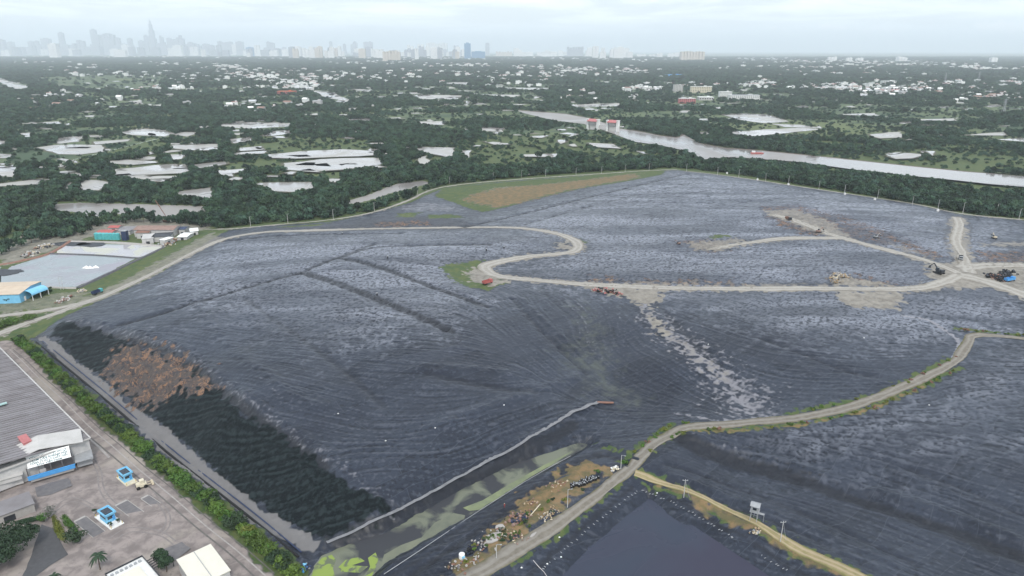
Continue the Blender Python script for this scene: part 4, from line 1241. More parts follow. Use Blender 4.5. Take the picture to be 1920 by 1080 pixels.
crowns = [[c for c in TREE_PROTO[k].children if c.name.startswith('crown')][0] for k in sorted(TREE_PROTO)]
P = np.column_stack([TX[REST_T], TY[REST_T], bilin(HG, TX[REST_T], TY[REST_T]) - .1])
S = np.column_stack([TSx[REST_T], TSx[REST_T], hgt[REST_T]])
RO = np.column_stack([np.zeros(len(REST_T)), np.zeros(len(REST_T)), TROT[REST_T]])
K = TK[REST_T] % len(crowns)
nearm = P[:, 1] < 1500
for nm, sel, lab in (('mangrove_wood', P[:, 1] < 4200, 'dense dark green wood between the fish ponds and along the river'), ('far_woodland', P[:, 1] >= 4200, 'hazy woodland spreading across the far plain below the city')):
    tag(scatter(nm, P[sel], S[sel], RO[sel], K[sel], crowns), lab, 'wood', kind='stuff')
print('trees', len(TX))

# ---------------------------------------------------------------- hedge along the yard wall
HEDGE_LINE = spline(unproj([(34, 640), (80, 680), (150, 745), (220, 803), (300, 872), (380, 935), (450, 992), (500, 1035), (552, 1082)]), 1.0)
HB = [crown_mesh('shrub_foliage', 500 + i, 11, 800, 2.7, .1, 3.2 + .3 * (i % 3), .26, MATS['leaf_bright' if i != 2 else 'leaf_dark']) for i in range(5)]
HY = crown_mesh('shrub_foliage', 520, 9, 700, 2.4, .1, 3.3, .24, MATS['leaf_yellow'])
mat('shrub_stem', (.10, .08, .06), .9)
hs = MB(); hs.cyl((0, 0, -.2), (.1, .05, 1.6), .07, .04, 6); hs.cyl((.05, 0, .5), (.6, .3, 1.7), .05, .02, 5); hs.cyl((.05, 0, .5), (-.5, -.4, 1.7), .05, .02, 5)
HSTEM = hs.mesh('shrub_stem', MATS['shrub_stem'])
HP = {}
n = 0; acc_ = 0
pts = [HEDGE_LINE[0]]
for q in HEDGE_LINE[1:]:
    if np.linalg.norm(q[:2] - pts[-1][:2]) > 2.05: pts.append(q)
for j, q in enumerate(pts):
    px, py = project(q[0], q[1], q[2] + 1)
    yel = abs(py - 1001) < 5
    k = 9 if yel else random.randrange(5)
    lab = 'yellow-flowering shrub standing out in the green hedge near the lower end' if yel else 'leafy green shrub in the long hedge between the concrete yard and the landfill ditch'
    if k not in HP:
        t = thing('hedge_shrub', lab, 'shrub', group='shrubs of the long hedge')
        for nm, me in (('stem', HSTEM), ('foliage', HY if yel else HB[k])):
            o = bpy.data.objects.new(nm, me); COL.objects.link(o); o.parent = t
        HP[k] = t
    else:
        t = copy_tree(HP[k])
    t.location = (q[0] + random.uniform(-.4, .4), q[1] + random.uniform(-.4, .4), q[2] - .05); t.rotation_euler.z = random.uniform(0, 6.28)
    s = random.uniform(.95, 1.4); t.scale = (s, s, s * random.uniform(.8, 1.1))

# ---------------------------------------------------------------- paints
mat('white_paint', (.72, .72, .70), .55, var=.2, scale=.8); mat('cream_roof', (.66, .62, .54), .55, scale=.15, col2=(.58, .56, .48))
mat('roof_grey', (.245, .235, .245), .6, scale=.10, col2=(.155, .142, .145), spec=.4); mat('roof_pale', (.50, .485, .47), .55, scale=.2, col2=(.40, .39, .37)); mat('steel_dark', (.03, .033, .04), .5, spec=.4)
mat('steel_grey', (.33, .34, .35), .45, spec=.5, scale=1); mat('blue_paint', (.085, .33, .66), .5, scale=.6, col2=(.06, .25, .55)); mat('sky_blue', (.22, .52, .72), .5, scale=.4, col2=(.16, .42, .62)); mat('turquoise', (.10, .42, .42), .5, scale=.5, col2=(.06, .30, .32))
mat('red_paint', (.42, .10, .09), .6, scale=.6, col2=(.30, .10, .09)); mat('red_faded', (.46, .17, .17), .65, scale=.8, col2=(.36, .13, .13)); mat('rust', (.26, .15, .11), .85, scale=.5, col2=(.17, .09, .07)); mat('brown_roof', (.30, .20, .165), .8, scale=.3, col2=(.20, .14, .12))
mat('concrete', (.38, .36, .34), .9, scale=.5); mat('concrete_pale', (.50, .49, .47), .85, scale=.6, col2=(.38, .37, .37)); mat('tan', (.56, .48, .35), .8, scale=.5); mat('beige_roof', (.55, .46, .36), .7, scale=.25, col2=(.46, .37, .28)); mat('cream', (.66, .60, .46), .7, scale=.6)
mat('rubber', (.018, .018, .02), .8); mat('glass', (.02, .028, .038), .1, spec=.8); mat('tin_roof', (.55, .56, .57), .45, scale=.4, spec=.5); mat('wood', (.35, .26, .16), .8, scale=2); mat('yellow_paint', (.62, .44, .05), .5); mat('orange', (.55, .15, .05), .6); mat('navy', (.03, .045, .10), .5)
mat('lettering', (.03, .11, .13), .6, var=.1); mat('skin', (.42, .27, .19), .6, var=.1); mat('skylight', (.36, .52, .50), .3); mat('white_plastic', (.80, .80, .78), .45, var=.1); mat('plate_dark', (.105, .10, .105), .6, scale=.5, col2=(.16, .15, .15)); mat('asphalt', (.085, .085, .09), .9, scale=.8)
M = MATS


def rel(o, parent):
    o.parent = parent
    return o


# ---------------------------------------------------------------- big grey-roofed warehouse on the left
def pz(px, py, z): return Vector(plane_pt(px, py, z))


EAVE = 8.0
A_ = pz(168, 822, EAVE); B_ = pz(8, 662, EAVE); C_ = pz(0, 887, EAVE)
e1 = (B_ - A_); e1.z = 0; LEN = e1.length + 40; e1.normalize()
e2 = Vector((-e1.y, e1.x, 0))
if e2.dot(C_ - A_) < 0: e2 = -e2
wh_rot = math.atan2(e1.y, e1.x)
WID = 74.0
wh = thing('warehouse', 'huge warehouse under one low-pitched grey ribbed metal roof with a signed entrance block', 'warehouse', (A_.x, A_.y, 0), wh_rot)
sgn = 1 if e2.dot(Vector((-e1.y, e1.x, 0))) > 0 else -1
mb = MB(); mb.box((LEN / 2, sgn * WID / 2, EAVE / 2 - .1), (LEN - .6, WID - .6, EAVE - .2)); mb.build('wall', M['concrete_pale'], wh)
mb = MB()
npan = 26
for i in range(npan):      # long bays: standing seams run across the roof, each bay tilts a little
    x0 = LEN * i / npan; x1 = LEN * (i + 1) / npan; zz = EAVE
    V = [(x0, 0, zz), (x1, 0, zz + .04), (x1, sgn * WID / 2, zz + 3.2), (x0, sgn * WID / 2, zz + 3.16), (x1, sgn * WID, zz + .04), (x0, sgn * WID, zz)]
    mb.add(V, [(0, 1, 2, 3), (3, 2, 4, 5)] if sgn > 0 else [(3, 2, 1, 0), (5, 4, 2, 3)])
    for j in range(3):
        xs = x0 + (x1 - x0) * j / 3
        h_ = .34 if j == 0 else .14
        a_ = [(xs, 0, zz + .1), (xs, sgn * WID / 2, zz + 3.3), (xs, sgn * WID, zz + .1)]
        for p, q in ((a_[0], a_[1]), (a_[1], a_[2])):
            mb.add([(p[0] - .12, p[1], p[2] - .1), (p[0] + .12, p[1], p[2] - .1), (q[0] + .12, q[1], q[2] - .1), (q[0] - .12, q[1], q[2] - .1), (p[0] - .12, p[1], p[2] + h_), (p[0] + .12, p[1], p[2] + h_), (q[0] + .12, q[1], q[2] + h_), (q[0] - .12, q[1], q[2] + h_)],
                   [(4, 5, 6, 7), (0, 3, 7, 4), (1, 5, 6, 2), (0, 4, 5, 1)])
roof = mb.build('roof', M['roof_grey'], wh)
def wl(v):      # world -> warehouse local
    return Matrix.Rotation(-wh_rot, 4, 'Z') @ (Vector(v) - wh.location)
mb = MB(); mb.box((0, 0, 0), (.5, WID, .45)); g_ = mb.build('edge_trim', M['roof_pale'], wh, loc=(-.26, sgn * WID / 2, EAVE + .1))
mb = MB(); mb.box((0, 0, 0), (LEN, .5, .4)); mb.build('gutter', M['roof_pale'], wh, loc=(LEN / 2, -sgn * .26, EAVE + .05))
c = wl(pz(46, 823, EAVE + 3)); mb = MB(); mb.box((0, 0, 0), (7.0, 2.6, 2.0)); mb.box((0, 0, 1.12), (7.3, 2.9, .22)); mb.box((0, 0, 1.25), (5.6, 1.2, .1)); mb.build('roof_monitor', M['red_faded'], roof, loc=(c.x, c.y, c.z - 1.0))
c = wl(pz(2, 760, EAVE + 2)); mb = MB(); mb.box((0, 0, 0), (1.7, 4.2, .3)); mb.box((0, 0, .17), (1.4, 3.9, .05)); mb.build('skylight', M['skylight'], roof, loc=(c.x, c.y, c.z + .4))
# entrance block in front of the gable wall: pitched canopy, white sign board, solid bay block coloured dark for its shaded inside, blue fascia
fr = lambda px, py, z: wl(pz(px, py, z))
s0, s1 = fr(48, 882, 5.2), fr(138, 857, 5.2)
ex = (s1 - s0); ex.z = 0; SL = ex.length; ex.normalize(); srot = math.atan2(ex.y, ex.x)
en = bpy.data.objects.new('entrance', None); COL.objects.link(en); en.parent = wh; en.location = (s0.x, s0.y, 0); en.rotation_euler.z = srot
DEP = 12.0
mb = MB()
for x in np.linspace(.3, SL - .3, 5): mb.cyl((x, .35, 0), (x, .35, 5.6), .2, n=8)
mb.box((SL / 2, DEP / 2 + 1.2, 2.7), (SL - 1, DEP - 3, 5.4)); bay = mb.build('bay', M['plate_dark'], en)
mb = MB(); mb.box((SL / 2, -1.6, 2.25), (SL * .98, .35, 1.5)); mb.box((SL / 2, -1.6, 3.06), (SL, .5, .14)); mb.build('fascia', M['blue_paint'], en)
mb = MB(); mb.box((SL / 2, -1.0, 1.0), (SL * .9, 1.0, .9)); mb.box((SL * .33, -.6, 3.6), (2.0, .6, 1.0)); mb.build('loading_dock', M['concrete'], en)
mb = MB(); TILT = R(32)
sb = bpy.data.objects.new('sign_board', None)
mb.box((0, 0, 0), (SL * .90, 4.3, .25)); mb.box((0, -2.2, 0), (SL * .92, .14, .4)); mb.box((0, 2.2, 0), (SL * .92, .14, .4))
sign = mb.build('sign_board', M['white_plastic'], en, loc=(SL / 2, 1.9, 7.0)); sign.rotation_euler = (TILT + R(12), 0, 0)
for txt, y, s_ in (('CÔNG TY TNHH XỬ LÝ', 1.25, .80), ('TRẠM CÂN KHÁNH HỘI', .15, 1.28), ('CÔNG TY XỬ LÝ CHẤT THẢI', -.95, 1.05), ('RẮN VIỆT NAM', -1.85, .70)):
    cu = bpy.data.curves.new('lettering', 'FONT'); cu.body = txt; cu.size = s_; cu.align_x = 'CENTER'; cu.align_y = 'CENTER'; cu.extrude = .02; cu.space_character = 1.05; cu.offset = .03
    tmp = bpy.data.objects.new('tmp', cu); COL.objects.link(tmp)
    me = bpy.data.meshes.new_from_object(tmp.evaluated_get(bpy.context.evaluated_depsgraph_get()))
    bpy.data.objects.remove(tmp)
    w_ = max(v.co.x for v in me.vertices) - min(v.co.x for v in me.vertices)
    k_ = min(1.6, SL * .78 / w_)
    for v in me.vertices: v.co.x *= k_
    me.materials.clear(); me.materials.append(M['lettering'])
    o = bpy.data.objects.new('lettering', me); COL.objects.link(o); o.parent = sign; o.location = (0, y, .15)
mb = MB()
for sx, x0, x1 in ((-1, -3.5, SL * .35), (1, SL * .35, SL + 4)):
    zl, zr = (8.3, 10.4) if sx < 0 else (10.4, 8.6)
    V = [(x0, 3.2, zl), (x1, 3.2, zr), (x1, DEP + 1, zr + .9), (x0, DEP + 1, zl + .9)]
    V += [(x, y, z + .2) for x, y, z in V]
    mb.add(V, [(3, 2, 1, 0), (4, 5, 6, 7), (0, 1, 5, 4), (1, 2, 6, 5), (2, 3, 7, 6), (3, 0, 4, 7)])
mb.build('canopy', M['roof_pale'], en)
mb = MB(); mb.box((SL + 3, 2.5, 3.1), (6, 7, .3)); mb.box((SL + 3, 3, 1.4), (5, 5, 2.6)); mb.box((SL + 5.6, -.2, 3.1), (.8, 1.4, 1.0)); mb.build('side_canopy', M['steel_grey'], en)
mb = MB(); mb.box((-5.5, 3, 4.4), (9, 8, .3)); mb.box((-5.5, 3.5, 2.1), (8, 6, 4.1)); mb.box((-5.5, -.6, 3.3), (8, .3, 1.4)); mb.build('left_canopy', M['roof_pale'], en)

def strip(name, pix, w, m, lift=.05):
    P_ = spline(unproj(pix), 1.5); T = np.gradient(P_[:, :2], axis=0); T /= np.linalg.norm(T, axis=1)[:, None] + 1e-9; Nn = np.stack([-T[:, 1], T[:, 0]], 1)
    V = np.stack([np.column_stack([P_[:, :2] + Nn * a * (w / 2), bilin(HG, P_[:, 0], P_[:, 1]) + lift]) for a in (-1, 1)], 1).reshape(-1, 3); n = len(P_)
    i = np.arange(n * 2).reshape(n, 2); F = np.stack([i[:-1, 0], i[:-1, 1], i[1:, 1], i[1:, 0]], -1).reshape(-1, 4)
    tag(link(name, fast_mesh(name, V, F[:, ::-1], [m])), kind='structure')


mat('wet_gutter', (.085, .08, .075), .7, scale=.8, col2=(.14, .13, .12)); mat('tyre_dust', (.155, .14, .135), .9, scale=.7, col2=(.24, .215, .205)); mat('kerb_stone', (.36, .34, .32), .9, scale=.6, col2=(.26, .24, .23))
mat('berm_top', (.225, .225, .235), .8, scale=.4, col2=(.14, .142, .15))
strip('berm_path', [(612, 1017), (680, 987), (740, 959), (850, 899), (915, 864), (980, 829), (1060, 781), (1122, 754)], 1.9, M['berm_top'], .28)
strip('drain_channel', [(10, 660), (60, 712), (120, 772), (200, 846), (260, 896), (330, 956), (420, 1030), (480, 1084)], .55, M['wet_gutter'])
strip('drain_channel', [(24, 655), (80, 706), (150, 768), (222, 832), (300, 898), (372, 957), (450, 1020), (515, 1076)], .40, M['wet_gutter'])
strip('kerb', [(18, 655), (72, 708), (136, 768), (212, 838), (282, 898), (352, 957), (436, 1026), (500, 1082)], .45, M['kerb_stone'], .09)
strip('kerb', [(0, 652), (40, 694), (95, 750), (168, 822), (205, 858)], .9, M['kerb_stone'], .05)
for pts_ in ([(168, 860), (182, 885), (186, 915), (200, 940), (232, 965)], [(175, 858), (190, 884), (194, 912), (208, 935), (238, 958)], [(60, 990), (120, 938), (150, 936), (176, 948)], [(66, 996), (122, 946), (150, 943), (172, 954)], [(205, 1010), (240, 990), (300, 996), (330, 1015)], [(210, 1018), (243, 998), (298, 1004), (326, 1022)], [(296, 1000), (310, 985), (308, 962), (280, 925)], [(303, 1003), (318, 986), (316, 960), (287, 921)]):
    strip('tyre_marks', pts_, .5, M['tyre_dust'], .055)

def patch(name, pix, m, lift=.12):
    W_ = unproj(pix); tag(flat_poly(name, densify(W_, .12, 2.0), float(W_[:, 2].max()) + lift, m), kind='structure')


patch('tarmac_patch', [(78, 984), (100, 992), (128, 1040), (95, 1060), (62, 1085), (40, 1085), (60, 1040)], M['asphalt'])
patch('tarmac_patch', [(66, 915), (128, 897), (136, 912), (96, 928), (70, 932)], M['plate_dark'])
patch('tarmac_patch', [(290, 1050), (300, 1034), (342, 1018), (358, 1030), (330, 1052)], M['plate_dark'])
patch('tarmac_patch', [(-20, 950), (52, 926), (66, 944), (-20, 978)], M['wet_gutter'])
# ---------------------------------------------------------------- yard: kiosks, weighbridges, loads
def kiosk(px, py, ang, label, isl, flip=1):
    p = at(px, py)
    t = thing('weighing_kiosk', label, 'kiosk', (p.x, p.y, p.z), ang, 'weighing kiosks in the yard')
    L_, W_ = isl
    mb = MB(); mb.box((0, 0, .14), (L_, W_, .28)); mb.box((0, 0, .31), (L_ - .3, W_ - .3, .06)); mb.build('island', M['white_paint'] if flip > 0 else M['cream'], t)
    mb = MB(); mb.box((-.6, 0, 1.75), (4.6, 2.9, 2.9)); mb.box((-.6, 0, .5), (4.8, 3.1, .4)); mb.build('body', M['sky_blue'], t)
    mb = MB()
    mb.box((-.6, -1.47, 2.15), (3.6, .06, 1.0)); mb.box((-.6, 1.47, 2.15), (3.6, .06, 1.0)); mb.box((1.72, 0, 2.1), (.06, 2.0, 1.1)); mb.build('window', M['glass'], t)
    mb = MB(); mb.box((1.75, .9, 1.35), (.06, .8, 2.0)); mb.build('door', M['blue_paint'], t)
    mb = MB(); mb.box((-.6, 0, 3.3), (5.4, 3.7, .25)); 
    for y in (-1.75, 1.75): mb.box((-.6, y, 3.55), (5.4, .22, .5))
    for x in (-3.2, 2.0): mb.box((x, 0, 3.55), (.22, 3.7, .5))
    rf = mb.build('roof', M['sky_blue'], t)
    mb = MB(); mb.box((-.7, 0, 3.5), (3.8, 2.5, .12)); mb.box((-.7, 0, 3.58), (.06, 2.5, .05)); mb.build('roof_panel', M['glass'], rf)
    mb = MB()
    for x, y in ((-L_ / 2 + .5, -W_ / 2 + .4), (L_ / 2 - .5, W_ / 2 - .4), (L_ / 2 - .5, -W_ / 2 + .4)): mb.cyl((x, y, .3), (x, y, 1.2), .09, n=8)
    mb.build('bollard', M['yellow_paint'], t)
    return t


k1 = heading((180, 962), (228, 998)); kiosk(205, 976, k1, 'blue weighing kiosk on a long white island beside clipped hedges', (11.5, 4.4))
k2 = heading((222, 888), (262, 922)); kiosk(238, 900, k2, 'turquoise-blue weighing kiosk on a cream island just below the long hedge', (9.0, 4.0), -1)
for i, (px, py, lab) in enumerate(((178, 964, 'round green potted shrub at the back left corner of the white kiosk island'), (208, 988, 'round green potted shrub on the front left of the white kiosk island'), (223, 980, 'brown-leaved potted shrub on the front right of the white kiosk island'))):
    p = at(px, py, .33)
    t = thing('potted_shrub', lab, 'potted plant', p); mb = MB(); mb.cyl((0, 0, 0), (0, 0, .6), .35, .45, 10); mb.cyl((0, 0, .55), (0, 0, .62), .5, .5, 10); mb.build('pot', M['concrete'], t)
    o = bpy.data.objects.new('foliage', crown_mesh('pot_foliage', 60 + i, 6, 260, .8, .5, 1.9, .16, M['leaf_dark'])); COL.objects.link(o); o.parent = t
p = at(266, 914)
t = thing('loader', 'cream wheel loader with raised bucket parked at the end of the kiosk island', 'loader', p, k2 + R(78))
mb = MB(); mb.box((0, 0, 1.2), (3.4, 2.0, 1.1)); mb.box((-.9, 0, 1.9), (1.4, 1.7, .4)); mb.build('body', M['cream'], t)
mb = MB(); mb.box((.3, 0, 2.4), (1.3, 1.5, 1.3)); mb.box((.3, 0, 3.1), (1.5, 1.7, .12)); mb.build('cab', M['cream'], t)
mb = MB(); mb.box((2.6, .8, 1.0), (2.0, .2, .25)); mb.box((2.6, -.8, 1.0), (2.0, .2, .25)); mb.box((3.6, 0, .8), (.8, 2.6, .9), taper=.85); mb.build('bucket', M['tan'], t)
for x in (-1.2, 1.2):
    for y in (-1.1, 1.1):
        mb = MB(); mb.cyl((x, y - .25, .65), (x, y + .25, .65), .65, n=14); mb.cyl((x, y - .27, .65), (x, y + .27, .65), .3, n=10); mb.build('wheel', M['rubber'], t)
yard_sp = [(243, 955, 11, 4.0, 'broad dark weighbridge deck between the two blue kiosks', 'plate_dark'), (283, 940, 7.5, 2.6, 'narrow grey weighbridge deck beyond the loader, nearest to the hedge', 'plate_dark'), (168, 988, 13, 3.6, 'long dark weighbridge deck beside the hedge-edged bed', 'plate_dark')]
for px, py, l_, w_, lab, mk in yard_sp:
    p = at(px, py); t = thing('weighbridge', lab, 'weighbridge', p, k1)
    mb = MB(); mb.box((0, 0, .06), (l_, w_, .12)); mb.build('deck', M[mk], t)
    for s_ in (-1, 1):
        mb = MB(); mb.box((0, s_ * (w_ / 2 + .1), .1), (l_ + .3, .2, .2)); mb.build('kerb_rail', M['concrete'], t)
    mb = MB(); mb.box((l_ / 2 + .5, 0, .04), (1.0, w_, .08)); mb.box((-l_ / 2 - .5, 0, .04), (1.0, w_, .08)); mb.build('ramp', M['concrete'], t)
for (a, b, c_, lab) in (((100, 972), (122, 1018), 'leaf_yellow', 'long yellow-green clipped hedge on the inner side of the planted bed'), ((118, 970), (142, 1000), 'leaf_bright', 'short bright green clipped hedge next to the dark weighbridge deck'), ((28, 985), (82, 972), 'leaf_dark', 'dark clipped hedge running along the front of the tree-shaded corner')):
    p, q = at(*a), at(*b); L_ = (q - p).length; r_ = math.atan2(q.y - p.y, q.x - p.x)
    o = link('clipped_hedge', crown_mesh('clipped_hedge', int(a[0]), 26, 2600, L_ / 2 * 1.2, -.1, 1.5, .2, M[c_], ry=1.25)); o.location = (p + q) / 2; o.rotation_euler.z = r_; tag(o, lab, 'hedge')
TREES = [(146, 1012, 2.9, 4.6, 'leaf_dark', 'compact dark round tree at the lower end of the planted bed', 1500, .28), (30, 1035, 7.5, 8.5, 'leaf_dark', 'largest dark spreading tree filling the bottom left corner', 5200, .36), (-15, 1065, 6.5, 8.0, 'leaf_dark', 'second dark spreading tree cut by the left edge at the bottom', 3200, .36), (96, 968, 2.0, 4.2, 'leaf_grey', 'grey sparse tree at the head of the planted bed', 700, .17), (86, 975, 1.8, 3.0, 'leaf_bright', 'small green tree beside the grey sparse one', 800, .2),
         (318, 1064, 2.6, 7.5, 'leaf_dark', 'tall dark narrow tree between the two pale roofs at the bottom', 2400, .26), (306, 1050, 1.9, 5.0, 'leaf_dark', 'dark lower tree leaning against the tall narrow one', 1400, .24)]
for i, (px, py, rx, h, mk, lab, n_, lf) in enumerate(TREES):
    p = at(px, py); p.y -= h * .25
    make_tree('yard_tree', lab, 'tree', p, crown_mesh('yard_crown', 800 + i, 16, n_, rx * 1.25, h * .22, h * 1.08, lf, M[mk]), trunk_mesh('yard_trunk', h * .6, .18, 820 + i, 5, rx * .5), rz=i)


def palm(px, py, h, lab, n=16, fl=3.0):
    p = at(px, py); t = thing('palm_tree', lab, 'palm', p)
    mb = MB()
    for k in range(6): mb.cyl((.04 * k, 0, h * k / 6), (.04 * (k + 1), 0, h * (k + 1) / 6), .2 - .012 * k, .19 - .012 * k, 8)
    mb.build('trunk', M['bark'], t); mb = MB()
    for i in range(n):
        a_ = 6.283 * i / n + random.uniform(-.1, .1); el = random.uniform(.1, 1.0); prev = None
        for k in range(7):
            s_ = k / 6; r_ = fl * s_ * math.cos(el * .6); z = h + fl * (math.sin(el) * s_ - 1.05 * s_ * s_); w_ = .42 * math.sin(math.pi * (s_ * .85 + .12))
            c = Vector((r_ * math.cos(a_) + .24, r_ * math.sin(a_), z)); sd = Vector((-math.sin(a_), math.cos(a_), 0)) * w_
            cur = (c + sd - Vector((0, 0, w_ * .4)), c, c - sd - Vector((0, 0, w_ * .4)))
            if prev: mb.add([*prev, *cur], [(0, 1, 4, 3), (1, 2, 5, 4)])
            prev = cur
    mb.build('crown', M['leaf_dark'], t)


palm(188, 1068, 5.5, 'feathery dark green palm standing alone on the pale yard'); palm(102, 1092, 2.6, 'short broad palm at the bottom edge near the spreading trees', 14, 2.4)


def shed(name, lab, cat, quad, z, wallm, roofm, rise=0.0, wallh=None):
    """a building whose eaves pass through four picture points at height z"""
    Q = [pz(a, b, z) for a, b in quad]
    c = sum(Q, Vector()) / 4; ux = (Q[1] - Q[0] + Q[2] - Q[3]) / 2; uy = (Q[3] - Q[0] + Q[2] - Q[1]) / 2
    L_, W_ = ux.length, uy.length; r_ = math.atan2(ux.y, ux.x)
    t = thing(name, lab, cat, (c.x, c.y, hz(c.x, c.y) - .1), r_); zz = z - t.location.z
    mb = MB()
    if rise: mb.gable_walls(L_ - .6, W_ - .6, zz - .05, rise)
    else: mb.box((0, 0, zz / 2), (L_ - .6, W_ - .6, zz))
    mb.build('wall', wallm, t); mb = MB()
    if rise: mb.gable(L_, W_, zz, rise, .3)
    else: mb.box((0, 0, zz + .15), (L_, W_, .3)); 
    if rise: mb.box((0, 0, zz + rise + .15), (L_ + .6, .35, .14))
    rf = mb.build('roof', roofm, t)
    mb = MB(); mb.box((0, -W_ / 2 + .26, min(1.2, zz * .4)), (min(3.2, L_ * .3), .1, min(2.4, zz * .75))); mb.build('door', M['steel_dark'], t)
    mb = MB()
    for k in range(3): mb.box((-L_ * .36 + k * L_ * .36, W_ / 2 - .26, zz * .6), (L_ * .14, .1, zz * .28))
    mb.build('window', M['glass'], t)
    return t, L_, W_, zz, rf


t, L_, W_, zz, rf = shed('metal_shed', 'cream two-slope metal-roofed shed at the bottom edge beside the dark trees', 'shed', [(325, 1052), (392, 1024), (436, 1067), (372, 1102)], 4.5, M['concrete_pale'], M['cream_roof'], 0)
mb = MB(); mb.box((0, 0, zz + .36), (.18, W_, .12)); mb.build('ridge_cap', M['steel_grey'], rf)
t, L_, W_, zz, rf = shed('office_building', 'flat-roofed white office with a black steel parapet frame at the bottom edge', 'office', [(200, 1078), (268, 1045), (300, 1085), (228, 1124)], 5.0, M['white_paint'], M['white_paint'], 0)
mb = MB()
for s_ in (-1, 1): mb.box((0, s_ * W_ / 2, zz + .55), (L_, .18, .5)); mb.box((s_ * L_ / 2, 0, zz + .55), (.18, W_, .5))
mb.build('parapet_frame', M['steel_dark'], rf); mb = MB(); mb.box((0, -.4, zz + .5), (L_ * .55, W_ * .5, .35)); mb.build('roof_slab', M['cream_roof'], rf)
mb = MB()
for k in range(7): mb.box((-L_ * .38 + k * L_ * .125, W_ * .36, zz + .55), (.7, .7, .5))
mb.build('roof_unit', M['steel_grey'], rf)
t = thing('steel_canopy', 'dark steel lattice canopy standing between the white office and the cream shed', 'canopy', at(300, 1066))
mb = MB(); r_ = k1
for k in range(5): mb.box((math.cos(r_) * (k - 2) * 1.2, math.sin(r_) * (k - 2) * 1.2, 3.2), (.15, 6.5, .2), r_)
for k in (-1, 1): mb.box((-math.sin(r_) * k * 3, math.cos(r_) * k * 3, 3.0), (6, .18, .25), r_)
mb.build('grid', M['steel_dark'], t); mb = MB()
for a in (-1, 1):
    for b in (-1, 1): mb.cyl((math.cos(r_) * a * 2.5 - math.sin(r_) * b * 3, math.sin(r_) * a * 2.5 + math.cos(r_) * b * 3, 0), (math.cos(r_) * a * 2.5 - math.sin(r_) * b * 3, math.sin(r_) * a * 2.5 + math.cos(r_) * b * 3, 3), .12, n=6)
mb.build('post', M['steel_dark'], t)
t, L_, W_, zz, rf = shed('open_shed', 'low grey corrugated lean-to in front of the warehouse entrance at the left edge', 'shed', [(-40, 955), (58, 922), (62, 945), (-40, 985)], 3.0, M['concrete'], M['roof_grey'], 0)

# ---------------------------------------------------------------- left: blue-ended shed, basins, plant
t, L_, W_, zz, rf = shed('blue_shed', 'long beige-roofed shed with sky-blue end wall below the settling basin', 'shed', [(-70, 556), (42, 549), (72, 530), (-70, 531)], 6.0, M['sky_blue'], M['beige_roof'], 1.2)
p = at(68, 557); t2 = thing('vaulted_canopy', 'sky-blue barrel-vaulted canopy at the end of the beige-roofed shed', 'canopy', p, heading((40, 566), (90, 548)))
mb = MB()
for k in range(9):
    a0, a1 = math.pi * k / 9, math.pi * (k + 1) / 9
    V = [(x, 4.2 * math.cos(a), 3.6 + 2.6 * math.sin(a)) for x in (-6, 6) for a in (a0, a1)] + [(x, 4.0 * math.cos(a), 3.5 + 2.45 * math.sin(a)) for x in (-6, 6) for a in (a0, a1)]
    mb.add(V, [(0, 1, 3, 2), (4, 6, 7, 5), (0, 2, 6, 4), (1, 5, 7, 3), (0, 4, 5, 1), (2, 3, 7, 6)])
mb.build('vault', M['sky_blue'], t2); mb = MB()
for x in (-5.8, 0, 5.8):
    for y in (-4, 4): mb.cyl((x, y, -.3), (x, y, 3.6), .2, n=8)
mb.build('post', M['white_paint'], t2)
for px in (36, 46):
    p = at(px, 563); t = thing('silo', 'small white upright tank in front of the blue shed end, ' + ('left' if px == 36 else 'right') + ' one of a pair', 'tank', p, group='white tanks by the blue shed')
    mb = MB(); mb.cyl((0, 0, 0), (0, 0, 2.6), 1.2, n=16); mb.cyl((0, 0, 2.6), (0, 0, 3.1), 1.2, .3, 16); mb.build('vessel', M['white_paint'], t); mb = MB(); mb.cyl((0, 0, 3.0), (0, 0, 3.4), .35, n=10); mb.build('lid', M['steel_grey'], t)
for px, py, lab, rx, h in ((18, 566, 'dark bush at the left edge in front of the blue shed', 4.5, 4), (80, 552, 'dark green tree behind the blue canopy', 4.0, 5), (92, 547, 'low green bush between the blue canopy and the basin dyke', 3.2, 3), (20, 605, 'broad green bush between the two small roads at the left edge', 6.0, 3.4), (55, 598, 'green bush in the verge where the small roads part', 5, 2.6), (8, 612, 'green bush at the left edge above the landfill road', 5, 2.6)):
    make_tree('bush', lab, 'bush', at(px, py), crown_mesh('bush_crown', int(px), 10, 700, rx, .0, h, .4, M['leaf_dark' if px < 100 and py < 590 else 'leaf_bright']), trunk_mesh('bush_stem', h * .5, .1, int(px), 3, 1))
# dykes: dark liners round the basins
def dyke(name, pix, w, h, m, lab):
    P_ = spline(unproj(pix), 3.0); T = np.gradient(P_[:, :2], axis=0); T /= np.linalg.norm(T, axis=1)[:, None]; Nn = np.stack([-T[:, 1], T[:, 0]], 1)
    prof = [(-w, -.6), (-w * .45, h), (w * .45, h), (w, -.6)]
    V = np.stack([np.column_stack([P_[:, :2] + Nn * a, np.maximum(bilin(HG, P_[:, 0], P_[:, 1]), -.3) + b]) for a, b in prof], 1).reshape(-1, 3); n = len(P_)
    i = np.arange(n * 4).reshape(n, 4); F = np.stack([i[:-1, :-1], i[:-1, 1:], i[1:, 1:], i[1:, :-1]], -1).reshape(-1, 4)
    o = link(name, fast_mesh(name, V, F[:, ::-1], [m], False)); tag(o, lab, 'dyke'); return o


